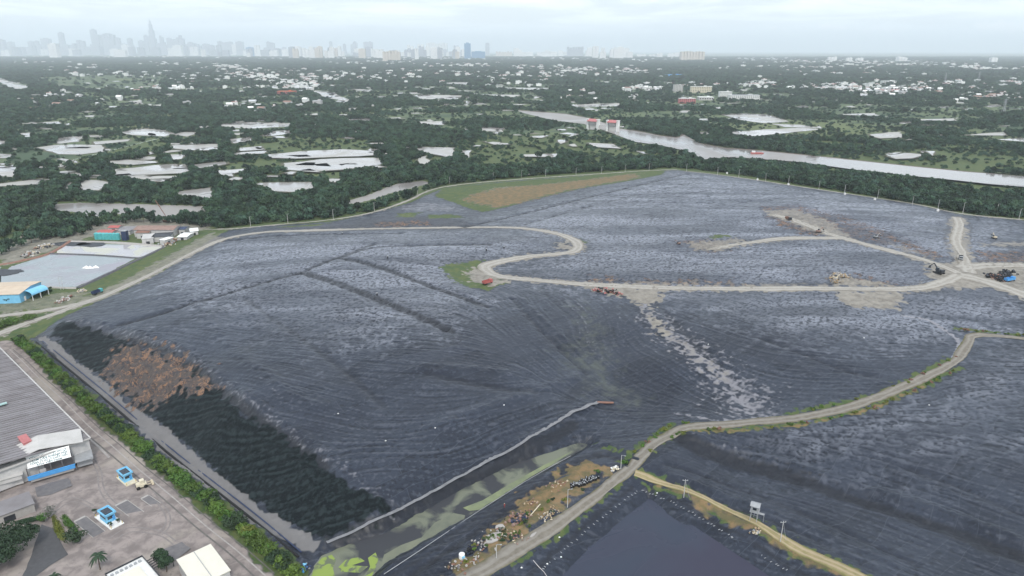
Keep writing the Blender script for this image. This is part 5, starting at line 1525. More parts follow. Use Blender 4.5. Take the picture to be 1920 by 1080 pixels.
mat('dark_liner', (.06, .062, .07), .6, scale=.4, col2=(.11, .105, .11))
dyke('basin_dyke', [(-20, 505), (30, 492), (92, 476), (132, 452)], 2.2, .7, M['rust'], 'muddy brown dyke along the far left side of the basins')
dyke('basin_dyke', [(92, 476), (180, 480), (262, 484)], 1.4, .6, M['dark_liner'], 'thin dark dyke dividing the two settling basins')
dyke('basin_dyke', [(132, 453), (220, 456), (310, 461)], 2.2, .7, M['concrete'], 'grey dyke between the upper basin and the treatment plant')
dyke('basin_dyke', [(310, 462), (262, 486), (195, 518), (145, 541)], 1.8, .8, M['dark_liner'], 'long dark dyke on the road side of the basins')
dyke('basin_dyke', [(145, 541), (90, 539), (60, 538)], 1.5, .7, M['concrete'], 'short dyke closing the near end of the lower basin')
o = MB(); p = at(170, 508)
for s_ in ((0, 0), (3.5, 1.2), (-3.0, .6)): o.add([(s_[0] - 3, s_[1] - 1, 0), (s_[0] + 3, s_[1] - .6, 0), (s_[0] + .5, s_[1] + 2.5, .0), (s_[0], s_[1] + .4, 1.8)], [(0, 1, 3), (1, 2, 3), (2, 0, 3), (2, 1, 0)])
tag(o.build('foam_raft', M['white_plastic'], loc=(p.x, p.y, -.35)), 'white floating cover raft drifting on the lower basin', 'raft')
for k, (px, py, sx) in enumerate(((133, 459, 16), (170, 460, 13), (5, 512, 14))):
    lab = ('dark scum mat at the upper left end of the pale basin', 'dark scum mat right beside the first one in the pale basin', 'dark scum mat at the left edge of the lower basin')[k]
    p = at(px, py); r_ = np.random.default_rng(k); mb = MB(); mb.prism([(sx * (.7 + .5 * r_.random()) * math.cos(t_), 9 * (.6 + .5 * r_.random()) * math.sin(t_)) for t_ in np.linspace(0, 6.1, 14)], 0, .25)
    tag(mb.build('scum_mat', M['steel_dark'], loc=(p.x, p.y, -.35)), lab, 'scum')
# treatment plant
PLANT = [('plant_hall', 'brown-roofed plant hall beside the white-roofed buildings', [(255, 432), (330, 430), (336, 424), (262, 422)], 6, 'brown_roof', 1.5), ('plant_hall', 'rust-red roofed hall behind the turquoise tanks', [(184, 437), (214, 437), (217, 431), (188, 431)], 3.2, 'red_paint', 1), ('plant_hall', 'small red-roofed hut behind the rust-red hall', [(206, 427), (226, 427), (227, 423), (208, 423)], 3, 'red_paint', 1),
         ('plant_hall', 'low grey flat hall in the middle of the treatment plant', [(222, 434), (250, 433), (254, 425), (226, 425)], 3, 'roof_grey', 0), ('plant_hall', 'dark open tank building in front of the brown roofs', [(280, 446), (318, 443), (326, 436), (294, 437)], 4, 'steel_dark', 0), ('plant_hall', 'pale grey sloped roof left of the dark tank building', [(258, 450), (282, 447), (296, 438), (275, 439)], 4, 'roof_pale', 0),
         ('white_shed', 'long white-roofed shed farthest out by the landfill bank', [(350, 435), (366, 433), (376, 427), (362, 428)], 5, 'white_plastic', .8), ('white_shed', 'square white-roofed shed between the long white one and the debris yard', [(336, 445), (352, 444), (362, 437), (342, 436)], 4, 'white_plastic', .6), ('white_shed', 'narrow white-roofed shed by the corner of the upper basin', [(300, 453), (318, 446), (324, 444), (306, 448)], 4, 'white_plastic', 0),
         ('plant_hall', 'blue-grey roofed hut next to the brown plant hall', [(338, 430), (350, 430), (352, 425), (340, 425)], 5, 'navy', .8), ('plant_hall', 'second brown roof adjoining the plant hall on the left', [(256, 437), (282, 436), (285, 431), (262, 431)], 4.5, 'rust', 1)]
for nm, lab, q, z, rm, rise in PLANT: shed(nm, lab, 'shed', q, z, M['concrete_pale'], M[rm], rise)
p0, p1 = at(183, 448), at(222, 449)
for k in range(7):
    p = p0.lerp(p1, k / 6); lab = ('leftmost', 'second', 'third', 'middle', 'fifth', 'sixth', 'rightmost')[k] + ' turquoise tank of the row beside the upper basin'
    t = thing('treatment_tank', lab, 'tank', p, group='row of turquoise treatment tanks'); mb = MB(); mb.cyl((0, 0, -.3), (0, 0, 5), 2.1, n=18); mb.build('shell', M['turquoise'], t); mb = MB(); mb.cyl((0, 0, 5), (0, 0, 5.7), 2.15, .4, 18); mb.build('cone_top', M['turquoise'], t); mb = MB(); mb.cyl((2.3, 0, 0), (2.3, 0, 5.4), .15, n=6); mb.box((1.9, 0, 5.5), (1, .8, .1)); mb.build('ladder', M['steel_grey'], t)
p = at(236, 450); t = thing('filter_tower', 'blue box-like filter tower at the right end of the turquoise tanks', 'tower', p); mb = MB(); mb.box((0, 0, 4), (4, 4, 8)); mb.build('body', M['navy'], t); mb = MB(); mb.box((0, 0, 8.1), (4.4, 4.4, .25)); mb.cyl((1, 1, 8.2), (1, 1, 10.5), .3); mb.build('stack', M['steel_grey'], t)
t = thing('yard_crane', 'slim lattice-jib crane at the creek bank behind the plant', 'crane', at(312, 416)); mb = MB(); mb.box((0, 0, 1.3), (5, 3, 2.0)); mb.box((1.5, .3, 2.8), (1.8, 1.6, 1.4)); mb.build('body', M['rust'], t); mb = MB(); mb.box((0, -1.3, .4), (5, .7, .8)); mb.box((0, 1.3, .4), (5, .7, .8)); mb.build('track', M['rubber'], t); mb = MB()
for k in range(8): mb.cyl((2 - k * 1.1, 0, 2 + k * 2.3), (2 - (k + 1) * 1.1, 0, 2 + (k + 1) * 2.3), .35, n=5)
mb.build('jib', M['rust'], t)


# ---------------------------------------------------------------- vehicles and machines
def truck(name, lab, px, py, ang, cabm, bodym, L_=7.0, tip=True, group=None):
    t = thing(name, lab, 'truck', at(px, py, .15), ang, group)
    mb = MB(); mb.box((L_ / 2 - .9, 0, 1.75), (1.8, 2.3, 2.0), taper=.92); mb.build('cab', cabm, t)
    mb = MB(); mb.box((L_ / 2 - .02, 0, 2.1), (.06, 1.9, .8)); mb.build('windscreen', M['glass'], t)
    mb = MB(); mb.box((0, 0, .8), (L_, 1.0, .25)); mb.build('chassis', M['steel_dark'], t)
    mb = MB(); bl_ = L_ - 2.2
    mb.box((-1.05, 0, 1.1), (bl_, 2.4, .2))
    for y in (-1.15, 1.15): mb.box((-1.05, y, 1.8), (bl_, .12, 1.3))
    mb.box((-1.05 - bl_ / 2, 0, 1.8), (.12, 2.4, 1.3)); mb.box((-1.05 + bl_ / 2, 0, 1.9), (.12, 2.4, 1.5))
    if not tip: mb.box((-1.05, 0, 2.4), (bl_, 2.3, .25))
    mb.build('load_bed', bodym, t)
    for x in (L_ / 2 - 1.0, -L_ / 2 + .9, -L_ / 2 + 2.0):
        for y in (-1.05, 1.05):
            mb = MB(); mb.cyl((x, y - .16, .5), (x, y + .16, .5), .5, n=12); mb.build('wheel', M['rubber'], t)
    return t


def excavator(lab, px, py, ang, bm_, s=1.0):
    t = thing('excavator', lab, 'excavator', at(px, py, .05), ang); t.scale = (s, s, s)
    for y in (-1.2, 1.2):
        mb = MB(); mb.box((0, y, .45), (4.2, .6, .7)); mb.cyl((2.1, y - .3, .45), (2.1, y + .3, .45), .35); mb.cyl((-2.1, y - .3, .45), (-2.1, y + .3, .45), .35); mb.build('track', M['rubber'], t)
    mb = MB(); mb.box((-.5, 0, 1.5), (3.2, 2.6, 1.2)); mb.box((-1.7, 0, 1.7), (1.0, 2.6, 1.3)); mb.build('body', bm_, t)
    mb = MB(); mb.box((.6, .8, 2.4), (1.5, 1.0, 1.5), taper=.9); mb.build('cab', M['glass'], t)
    mb = MB(); mb.cyl((.9, -.3, 1.8), (3.6, -.3, 4.6), .35, .25, 6); mb.cyl((3.6, -.3, 4.6), (5.6, -.3, 2.6), .25, .18, 6); mb.build('boom', bm_, t)
    mb = MB(); mb.box((5.6, -.3, 2.0), (.9, 1.1, 1.0), taper=.7); mb.build('bucket', M['steel_dark'], t)


truck('tipper_truck', 'teal-blue tipper truck on the road beside the basins', 183, 551, heading((170, 556), (196, 545)), M['turquoise'], M['navy'])
truck('tipper_truck', 'red truck parked on the grassy turnout below the road bend', 914, 533, heading((905, 535), (925, 531)), M['red_paint'], M['red_paint'], 6.5)
truck('tipper_truck', 'dark truck near the head of the plateau road', 1478, 413, heading((1470, 410), (1485, 416)), M['steel_dark'], M['rust'], 6)
truck('tipper_truck', 'white lorry on the yard beside the warehouse entrance', 160, 866, heading((150, 880), (172, 856)), M['white_paint'], M['sky_blue'], 5.5)
truck('tipper_truck', 'blue flatbed lorry on the dirt yard by the tyre heaps', 1892, 528, heading((1880, 530), (1905, 526)), M['blue_paint'], M['blue_paint'], 8)
truck('tipper_truck', 'grey truck on the road up to the far edge', 1801, 487, heading((1800, 480), (1802, 495)), M['steel_grey'], M['steel_dark'], 6)
truck('van', 'small white van on the far perimeter path, left of a pair', 985, 330, .1, M['white_paint'], M['white_plastic'], 5, False); truck('van', 'small white van on the far perimeter path, right of a pair', 993, 329, .1, M['white_paint'], M['white_plastic'], 5, False)
excavator('dark excavator at the edge of the wide road junction', 1760, 513, 2.0, M['steel_dark'], 1.2); excavator('rust-brown excavator beside the plateau road', 1535, 436, .5, M['brown_roof'], .85)
excavator('dark excavator digging at the head of the plateau spur', 1272, 458, 2.6, M['brown_roof'], .6); excavator('small dark excavator in the liner field right of the plateau road', 1642, 446, .3, M['steel_grey'], .7); excavator('tan excavator on a heap beyond the edge road', 1864, 447, 1.5, M['tan'], .8)
excavator('tan excavator on the gravel apron by the long road', 1566, 524, .2, M['tan'], .8)


def heap(name, lab, cat, spots, mats_, n, size, seed, spread):
    """a dumped pile: many tilted chunks of a few kinds in one heap"""
    r = random.Random(seed); c = at(*spots[0]); mb = MB()
    for k in range(n):
        a_ = r.choice(spots); p = at(*a_); q = p - c
        x, y = q.x + r.gauss(0, spread), q.y + r.gauss(0, spread * .8); z = q.z + max(0, r.gauss(.6, .5) * size)
        i0 = len(mb.v); s_ = size * r.uniform(.4, 1.2)
        if r.random() < .5: mb.cyl((0, 0, -s_ * .3), (0, 0, s_ * .3), s_ * .6, s_ * .55, 9, r.randrange(len(mats_)))
        else: mb.box((0, 0, 0), (s_ * 1.5, s_ * r.uniform(.4, 1), s_ * .5), 0, r.randrange(len(mats_)), .8)
        Rm = Matrix.Rotation(r.uniform(0, 6.28), 4, 'Z') @ Matrix.Rotation(r.gauss(0, .6), 4, 'X') @ Matrix.Rotation(r.gauss(0, .5), 4, 'Y')
        for j in range(i0, len(mb.v)):
            v = Rm @ Vector(mb.v[j]); mb.v[j] = (v.x + x, v.y + y, v.z + z)
    return tag(mb.build(name, [M[m] for m in mats_], loc=c), lab, cat)


heap('scrap_heap', 'heap of orange and dark scrap at the road edge above the gully', 'scrap heap', [(1118, 545), (1128, 546), (1138, 547), (1148, 549), (1158, 552)], ['rust', 'steel_dark', 'red_faded', 'rubber', 'brown_roof', 'concrete'], 130, 1.1, 1, 1.5)
heap('tyre_heap', 'long black heap of old tyres on the dirt yard, left part', 'tyre heap', [(1856, 519), (1866, 522), (1874, 526)], ['rubber', 'steel_dark', 'rust'], 120, 1.3, 2, 1.9)
heap('tyre_heap', 'tall black heap of old tyres on the dirt yard next to the blue lorry', 'tyre heap', [(1884, 517), (1888, 514), (1880, 522)], ['rubber', 'steel_dark'], 110, 1.5, 3, 1.7)
heap('soil_heap', 'tan heap of soil on the gravel apron by the long road', 'soil heap', [(1570, 518), (1580, 520), (1565, 528)], ['concrete', 'concrete', 'wood'], 80, 1.2, 4, 2.2)
heap('pipe_stack', 'pale stack of pipes beside the left road', 'pipes', [(112, 568), (122, 563), (132, 557)], ['concrete_pale', 'roof_pale', 'rust'], 60, 1.1, 5, 1.2)
heap('rubble_heap', 'tan rubble by the roadside just left of the teal truck', 'rubble', [(150, 548), (157, 546)], ['tan', 'concrete_pale'], 40, 1.0, 6, 1.2)
heap('scrap_heap', 'rusty scrap pile amid the ochre strip', 'scrap heap', [(965, 968), (975, 975), (985, 968), (960, 980)], ['rust', 'brown_roof', 'navy', 'steel_dark'], 90, .8, 7, 1.2)
heap('timber_pile', 'scattered pale timber and sacks right of the rusty scrap', 'timber', [(1020, 972), (1032, 965), (1042, 958)], ['tan', 'wood', 'wood', 'concrete'], 60, .5, 8, 1.0)
heap('rubble_heap', 'pale rubble around the broken concrete slabs', 'rubble', [(905, 1025), (925, 1005), (890, 1050), (860, 1065)], ['concrete', 'concrete', 'plate_dark', 'rust'], 110, .6, 9, 1.8)
heap('scrap_heap', 'brown rubbish in the weeds at the middle of the ochre strip', 'scrap heap', [(1040, 915), (1055, 905), (1000, 945), (950, 1000), (968, 1008)], ['rust', 'tan', 'brown_roof', 'wood'], 110, .5, 10, 1.6)
heap('rubble_heap', 'debris yard of beams and rubble at the corner of the upper basin', 'rubble', [(322, 455), (330, 450), (315, 460)], ['concrete_pale', 'rust', 'tan', 'steel_grey'], 90, 1.2, 11, 2.2)
heap('scrap_heap', 'dark metal junk left of the basins by the dyke', 'scrap heap', [(60, 475), (50, 480), (75, 466), (90, 462)], ['rust', 'steel_dark', 'concrete_pale', 'tan'], 120, 1.2, 12, 2.6)
# barrels: black drums with pale tops, in three clumps
dr = MB(); dr.cyl((0, 0, 0), (0, 0, .9), .42, n=14); dm = dr.mesh('drum_shell', M['rubber']); dl = MB(); dl.cyl((0, 0, .9), (0, 0, .94), .2, n=14); dlm = dl.mesh('drum_lid', M['steel_grey']); DP = None
for k in range(64):
    f = k / 63; px = 1072 + 46 * f + random.gauss(0, 2.2); py = 914 - 17 * f + random.gauss(0, 2.6)
    p = at(px, py)
    if DP is None:
        DP = thing('drum', 'black drum with a pale lid in the clump standing on the ochre strip', 'drum', p, group='black drums on the ochre strip')
        for nm, me in (('shell', dm), ('lid', dlm)):
            o = bpy.data.objects.new(nm, me); COL.objects.link(o); o.parent = DP
    else:
        o = copy_tree(DP); o.location = p
for px, py, L_, W_, lab in ((924, 1010, 7.5, 4.5, 'large broken grey concrete slab beside the track'), (938, 990, 4, 3, 'smaller pale slab above the large broken one'), (1000, 1004, 3, 1.2, 'thin pale slab among the weeds by the track')):
    r_ = random.Random(int(px)); p = at(px, py, .2); mb = MB(); mb.prism([(L_ / 2 * r_.uniform(.7, 1.1) * math.cos(t_), W_ / 2 * r_.uniform(.7, 1.1) * math.sin(t_)) for t_ in np.linspace(.3, 6.2, 9)], -.3, .18)
    tag(mb.build('concrete_slab', M['concrete'], loc=p, rz=heading((900, 1030), (950, 990))), lab, 'slab')
p = at(866, 1046); t = thing('water_tank', 'white round-topped tank with a blue side among the ochre weeds', 'tank', p); mb = MB(); mb.cyl((0, 0, 0), (0, 0, 1.5), .9, n=16); mb.cyl((0, 0, 1.5), (0, 0, 1.9), .9, .3, 16); mb.build('vessel', M['white_plastic'], t); mb = MB(); mb.box((.6, -.8, .6), (.9, .3, 1.2)); mb.build('side_box', M['sky_blue'], t)
p = at(1004, 958, .3); o = MB(); o.cyl((-2.6, -1.6, 0), (2.6, 1.6, .5), .16, n=8); o.cyl((-2.7, -1.7, 0), (-2.6, -1.6, 0), .22, n=8); tag(o.build('beam', M['cream'], loc=p, rz=R(25)), 'pale timber beam lying on the rusty scrap', 'beam')
p = at(1153, 880); o = heap('white_sacks', 'white pile of sacks at the bend of the track', 'sacks', [(1151, 882), (1156, 880)], ['white_plastic', 'concrete_pale', 'cream'], 26, .7, 15, .5)
heap('machinery', 'dark pump machinery beside the broken slabs', 'pump', [(886, 1028), (880, 1034)], ['steel_dark', 'rubber', 'navy'], 40, .7, 16, .7)
heap('reed_clump', 'dark clump sticking out of the algae ditch', 'reeds', [(880, 948), (886, 950), (876, 945)], ['steel_dark', 'rubber', 'leaf_bright'], 30, .8, 17, .9)
heap('pump_set', 'bright blue pump set at the bottom corner of the ditch', 'pump', [(572, 1066), (576, 1062), (568, 1070)], ['blue_paint', 'sky_blue', 'navy', 'steel_grey'], 40, .7, 18, .6)
for k in range(26):
    px, py = random.choice([(random.uniform(880, 1140), 0), (random.uniform(860, 1000), 0)]); f = (px - 860) / 290; py = 1055 - f * 175 + random.uniform(-14, 14)
    mk = random.choice(['leaf_bright', 'leaf_yellow', 'leaf_dark', 'leaf_bright'])
    tag(link('weed_clump', crown_mesh('weed_clump', 900 + k, 5, 160, random.uniform(.7, 1.6), -.05, random.uniform(.6, 1.3), .22, M[mk])), {'leaf_bright': 'green weed clump on the ochre strip between ditch and track', 'leaf_yellow': 'yellowing weed clump on the ochre strip between ditch and track', 'leaf_dark': 'dark weed clump on the ochre strip between ditch and track'}[mk], 'weed', 'weeds on the ochre strip').location = at(px, py)
# bushes along the service road verges
for k in range(90):
    ln = random.choice([[(1170, 868), (1205, 838), (1250, 800), (1290, 792)], [(1205, 858), (1265, 815), (1330, 805), (1430, 802), (1540, 790), (1640, 764)], [(1640, 764), (1730, 724), (1800, 690)], [(1480, 777), (1640, 742), (1730, 703), (1790, 668)], [(1790, 617), (1850, 623), (1920, 630)]])
    i = random.randrange(len(ln) - 1); f = random.random(); px = ln[i][0] * (1 - f) + ln[i + 1][0] * f + random.gauss(0, 1.5); py = ln[i][1] * (1 - f) + ln[i + 1][1] * f + random.gauss(0, .8)
    mk = random.choice(['leaf_bright', 'leaf_bright', 'leaf_yellow', 'rust'])
    tag(link('verge_bush', crown_mesh('verge_bush', 1000 + k, 4, 120, random.uniform(.7, 1.5), -.05, random.uniform(.5, 1.2), .26, M[mk])), {'leaf_bright': 'green low bush in the verge of the service road', 'leaf_yellow': 'yellowish low bush in the verge of the service road', 'rust': 'rust-brown dry bush in the verge of the service road'}[mk], 'bush', 'bushes in the service road verges').location = at(px, py)


# ---------------------------------------------------------------- poles, tower, pipes, floats
def pole(px, py, h, lab, group=None, arm=True, stay=False, r0=.14):
    t = thing('utility_pole', lab, 'pole', at(px, py), random.uniform(-.3, .3), group)
    mb = MB(); mb.cyl((0, 0, -.3), (0, 0, h), r0, r0 * .7, 8); mb.build('post', M['concrete_pale'], t)
    if arm:
        mb = MB(); mb.box((.0, 0, h - .5), (1.9, .14, .14)); mb.build('cross_arm', M['steel_grey'], t)
        mb = MB()
        for x in (-.8, 0, .8): mb.cyl((x, 0, h - .42), (x, 0, h - .1), .07, .05, 6)
        mb.build('insulator', M['white_paint'], t)
    else:
        mb = MB(); mb.box((.6, 0, h + .05), (1.3, .1, .1)); mb.build('arm', M['steel_grey'], t); mb = MB(); mb.box((1.3, 0, h + .02), (.6, .3, .14)); mb.build('lamp', M['steel_grey'], t)
    if stay:
        mb = MB(); mb.cyl((2.0, 0, 0), (.1, 0, h * .9), .05, n=5); mb.build('stay', M['steel_grey'], t)


pole(1282, 933, 7.5, 'pale utility pole on the ochre grass track, nearest to the track junction', stay=True); pole(1463, 1016, 8, 'pale utility pole with a raking stay farther along the ochre grass track', stay=True)
pole(1064, 951, 7, 'pale pole in the weeds between drums and scrap', arm=False); pole(931, 1047, 5, 'short pole by the service track near the broken slabs', arm=False); pole(1164, 878, 5.5, 'slim pole beside the white sacks', arm=False); pole(114, 543, 9, 'slim mast at the near end of the lower basin, left of two', arm=False); pole(119, 543, 9, 'slim mast at the near end of the lower basin, right of two', arm=False)
g = 'poles along the far landfill edge'
for px, py in ((1287, 322), (1345, 329), (1385, 333), (1435, 341), (1478, 346), (1535, 356), (1583, 364), (1645, 373), (1710, 386), (1758, 394), (1805, 400), (1868, 402), (1910, 412)): pole(px, py, 9.5, 'slim pale lamp pole standing along the far right edge of the landfill', g, False, r0=.2)
g = 'poles along the far perimeter path'
for px, py in ((470, 424), (540, 419), (625, 410), (702, 396), (783, 365), (843, 345), (883, 340), (925, 337), (978, 333), (1023, 331), (1080, 328), (1128, 325), (1172, 322), (1217, 319)): pole(px, py, 8.5, 'slim pale pole beside the perimeter path behind the grassy cap', g, False, r0=.2)
for k, (px, py) in enumerate(((1363, 326), (1420, 338), (1478, 347), (1584, 365), (1758, 396), (1640, 375))):
    p = at(px, py); t = thing('vent_box', 'small white gas vent box at the far right landfill edge', 'vent', p, group='white vent boxes'); mb = MB(); mb.box((0, 0, .9), (1.8, 1.4, 1.8)); mb.build('box', M['white_paint'], t); mb = MB(); mb.cyl((0, 0, 1.8), (0, 0, 3), .2); mb.build('vent_pipe', M['steel_grey'], t)
p = at(1413, 974); t = thing('lookout_tower', 'grey box cabin on four legs beside the ochre grass track', 'tower', p, R(-28))
mb = MB()
for x in (-1, 1):
    for y in (-1, 1): mb.cyl((x * 1.1, y * 1.1, -.3), (x * .95, y * .95, 3.6), .12, n=6)
mb.box((0, 0, 1.8), (2.2, .1, .1)); mb.box((0, 0, 1.8), (.1, 2.2, .1)); mb.build('leg', M['steel_grey'], t)
mb = MB(); mb.box((0, 0, 4.7), (2.4, 2.4, 2.2)); mb.box((0, 0, 3.55), (2.9, 2.9, .15)); mb.build('cabin', M['steel_grey'], t); mb = MB(); mb.box((0, -1.21, 4.9), (1.2, .06, .9)); mb.box((1.21, 0, 4.9), (.06, 1.2, .9)); mb.build('window', M['glass'], t)
mb = MB(); mb.gable(2.7, 2.7, 5.85, .5, .2, .1); mb.build('roof', M['steel_grey'], t); mb = MB(); mb.box((2.1, 0, 3.0), (2.0, 1.0, .12)); mb.cyl((3, 0, 0), (3, 0, 3), .08); mb.build('stair', M['steel_grey'], t)
heap('equipment_pile', 'pale equipment and planks on the pond side of the ochre track', 'equipment', [(1416, 998), (1421, 1000)], ['tan', 'steel_grey', 'wood'], 30, .6, 19, .7)


def pipe(lab, pix, r0, m, dz=.15, name='pipe'):
    P_ = spline(unproj(pix), 3.0); mb = MB()
    for a, b in zip(P_[:-1], P_[1:]): mb.cyl((a[0], a[1], max(a[2], -.4) + dz), (b[0], b[1], max(b[2], -.4) + dz), r0, n=6)
    return tag(mb.build(name, m), lab, 'pipe')


pipe('black pipe along the hedge side of the landfill ditch', [(68, 642), (200, 752), (330, 862), (470, 972), (560, 1045)], .45, M['rubber'])
pipe('second thinner black pipe beside the ditch by the hedge', [(80, 640), (205, 742), (330, 850), (470, 958), (565, 1036)], .25, M['navy'])
pipe('pale hose along the crest of the liner berm beside the ditch', [(720, 1078), (800, 1025), (900, 958), (1000, 895), (1070, 856)], .11, M['steel_grey'], .3)
pipe('pale cable snaking down into the dark pond', [(1000, 1052), (1010, 1064), (1020, 1074), (1030, 1090)], .1, M['concrete_pale'], .3)
pipe('rust-red pipe end at the top of the ditch berm', [(1120, 755), (1150, 756)], .5, M['rust'], .2)
flm = MB(); flm.box((0, 0, .1), (.7, .2, .14)); flm.box((0, 0, .15), (.5, .14, .04)); flm = flm.mesh('float', M['steel_grey'])
for edge_, n_ in (([(1205, 920), (1275, 950), (1375, 1009), (1480, 1074)], 38), ([(1195, 922), (1130, 970), (1060, 1030), (1010, 1075)], 24)):
    P_ = spline(unproj(edge_), 1.0)
    for k in range(n_):
        q = P_[int(k / n_ * (len(P_) - 1))]
        o = link('pond_float', flm); o.location = (q[0] + random.uniform(-.4, .4), q[1] + random.uniform(-.4, .4), max(q[2], -.4) + .05); o.rotation_euler.z = math.atan2(edge_[1][1] - edge_[0][1], edge_[0][0] - edge_[1][0]) * -1 + random.uniform(-.15, .15)
        tag(o, 'pale float block in the line along the rim of the dark pond', 'float', 'float blocks round the dark pond')
bg_ = MB(); bg_.box((0, 0, .15), (.9, .6, .35), taper=.7); bg_.box((0, 0, .35), (.4, .3, .15)); bgm = bg_.mesh('ballast_bag', M['white_plastic'])
for k_, (px, py) in enumerate(((723, 827), (816, 803), (925, 745), (945, 760), (1328, 646), (990, 722), (800, 690), (634, 776), (1024, 1050), (1049, 1008), (1052, 1045), (978, 1065), (1026, 1058), (1232, 925), (1620, 634), (932, 425), (643, 438), (1605, 560), (1420, 640), (1742, 760), (1700, 770))):
    if k_ in (2, 5, 6, 8, 16, 17, 18, 20): continue
    o = link('ballast_bag', bgm); o.location = at(px, py, .1); o.scale = (.62, .62, .62); tag(o, 'small white ballast bag lying on the black sheeting', 'sandbag', 'white ballast bags on the sheeting')
for px, py in ((727, 484), (707, 554), (912, 470), (945, 466), (642, 440)):
    t = thing('gas_well', 'dark stub of a gas well poking out of the sheeting on the left mound', 'gas well', at(px, py), group='gas wells'); mb = MB(); mb.cyl((0, 0, -.2), (0, 0, 1.4), .5, .4, 10); mb.build('casing', M['steel_dark'], t); mb = MB(); mb.cyl((0, 0, 1.4), (0, 0, 1.6), .6, .6, 10); mb.build('cap', M['steel_grey'], t)

# person on the liner berm
bm = bmesh.new(); sk = bm.verts.layers.skin.verify()
J = [(0, 0, .95, .14), (0, 0, 1.2, .15), (0, 0, 1.42, .13), (0, 0, 1.52, .06), (0, .02, 1.66, .10), (.1, 0, .9, .09), (.12, .05, .5, .065), (.12, 0, .08, .045), (.13, .13, .03, .04), (-.1, 0, .9, .09), (-.13, -.02, .5, .065), (-.14, -.05, .08, .045), (-.14, .08, .03, .04), (.2, 0, 1.42, .06), (.27, .02, 1.15, .045), (.25, .15, .95, .035), (-.2, 0, 1.42, .06), (-.28, 0, 1.15, .045), (-.28, .1, .93, .035)]
E = [(0, 1), (1, 2), (2, 3), (3, 4), (0, 5), (5, 6), (6, 7), (7, 8), (0, 9), (9, 10), (10, 11), (11, 12), (2, 13), (13, 14), (14, 15), (2, 16), (16, 17), (17, 18)]
vs = [bm.verts.new(j[:3]) for j in J]
for a, b in E: bm.edges.new((vs[a], vs[b]))
for v, j in zip(vs, J): v[sk].radius = (j[3], j[3])
vs[0][sk].use_root = True
me = bpy.data.meshes.new('person'); bm.to_mesh(me); bm.free(); me.materials.append(mat('workwear', (.30, .05, .05), .8)); person = link('person', me)
person.modifiers.new('skin', 'SKIN'); s_ = person.modifiers.new('sub', 'SUBSURF'); s_.levels = 1; s_.render_levels = 1
person.location = at(946, 952); tag(person, 'worker in dark red clothes standing on the black liner berm above the ditch', 'person')
hm = MB(); hm.cyl((0, .02, 1.70), (0, .02, 1.80), .12, .08, 10); hm.cyl((0, .04, 1.69), (0, .04, 1.71), .17, .16, 10); hm.build('hat', M['tan'], person)

# ---------------------------------------------------------------- river works, boat, mid-distance buildings
p0 = pz(1103, 243, 0); p1 = pz(1158, 247, 0); L_ = (p1 - p0).length; r_ = math.atan2(p1.y - p0.y, p1.x - p0.x)
t = thing('sluice_gate', 'river sluice with two red roofs between tall concrete piers', 'sluice', (p0.x, p0.y, .2), r_)
for k in range(4):
    mb = MB(); mb.box((L_ * k / 3, 0, 10), (4, 8, 20)); mb.box((L_ * k / 3, 0, 20.5), (5, 9, 1.2)); mb.build('pier', M['white_paint'], t)
for k in (0, 2):
    mb = MB(); x = L_ * (k + .5) / 3; mb.gable(L_ / 3 * .85 if k else L_ / 3 * .95, 14, 17, 4, .5, .6); o = mb.build('roof', M['red_faded'], t, loc=(x, 0, 0))
    mb = MB(); mb.box((0, 0, 14), (L_ / 3 - 8, 9, 6)); mb.build('gallery', M['concrete_pale'], t, loc=(x, 0, 0)); mb = MB(); mb.box((0, -2, 5), (L_ / 3 - 9, 1.5, 9)); mb.build('gate', M['roof_pale'], t, loc=(x, 0, 0))
mb = MB(); mb.box((L_ / 2, 5, 9.3), (L_ * 1.3, 7, 1.4)); mb.build('deck', M['concrete_pale'], t)
t = thing('barge', 'small red-hulled boat on the river', 'boat', pz(1419, 288, .35), -.2); mb = MB(); mb.prism([(-9, -2.4), (6, -2.4), (10, 0), (6, 2.4), (-9, 2.4)], 0, 1.8); mb.build('hull', M['red_paint'], t); mb = MB(); mb.box((-5, 0, 2.9), (5, 3.6, 2.2)); mb.build('cabin', M['white_paint'], t)


def block(name, lab, px0, px1, py, h, dep, wm, rm, nwin=0, floors=0, group=None, cat='building'):
    a, b = pz(px0, py, 0), pz(px1, py, 0); L_ = (b - a).length; c = (a + b) / 2; r_ = math.atan2(b.y - a.y, b.x - a.x)
    t = thing(name, lab, cat, (c.x, c.y, 0), r_, group)
    mb = MB(); mb.box((0, dep / 2, h / 2), (L_, dep, h)); mb.build('wall', wm, t)
    mb = MB(); mb.box((0, dep / 2, h + .4), (L_ + 1.2, dep + 1.2, .8)); mb.box((L_ * .2, dep / 2, h + 2), (L_ * .12, dep * .4, 3)); mb.build('roof', rm, t)
    if nwin:
        mb = MB()
        for f in range(floors):
            for k in range(nwin): mb.box((-L_ / 2 + L_ * (k + .5) / nwin, -.06, h * (f + .55) / floors), (L_ / nwin * .5, .2, h / floors * .45))
        mb.build('window', M['glass'], t)
    return t


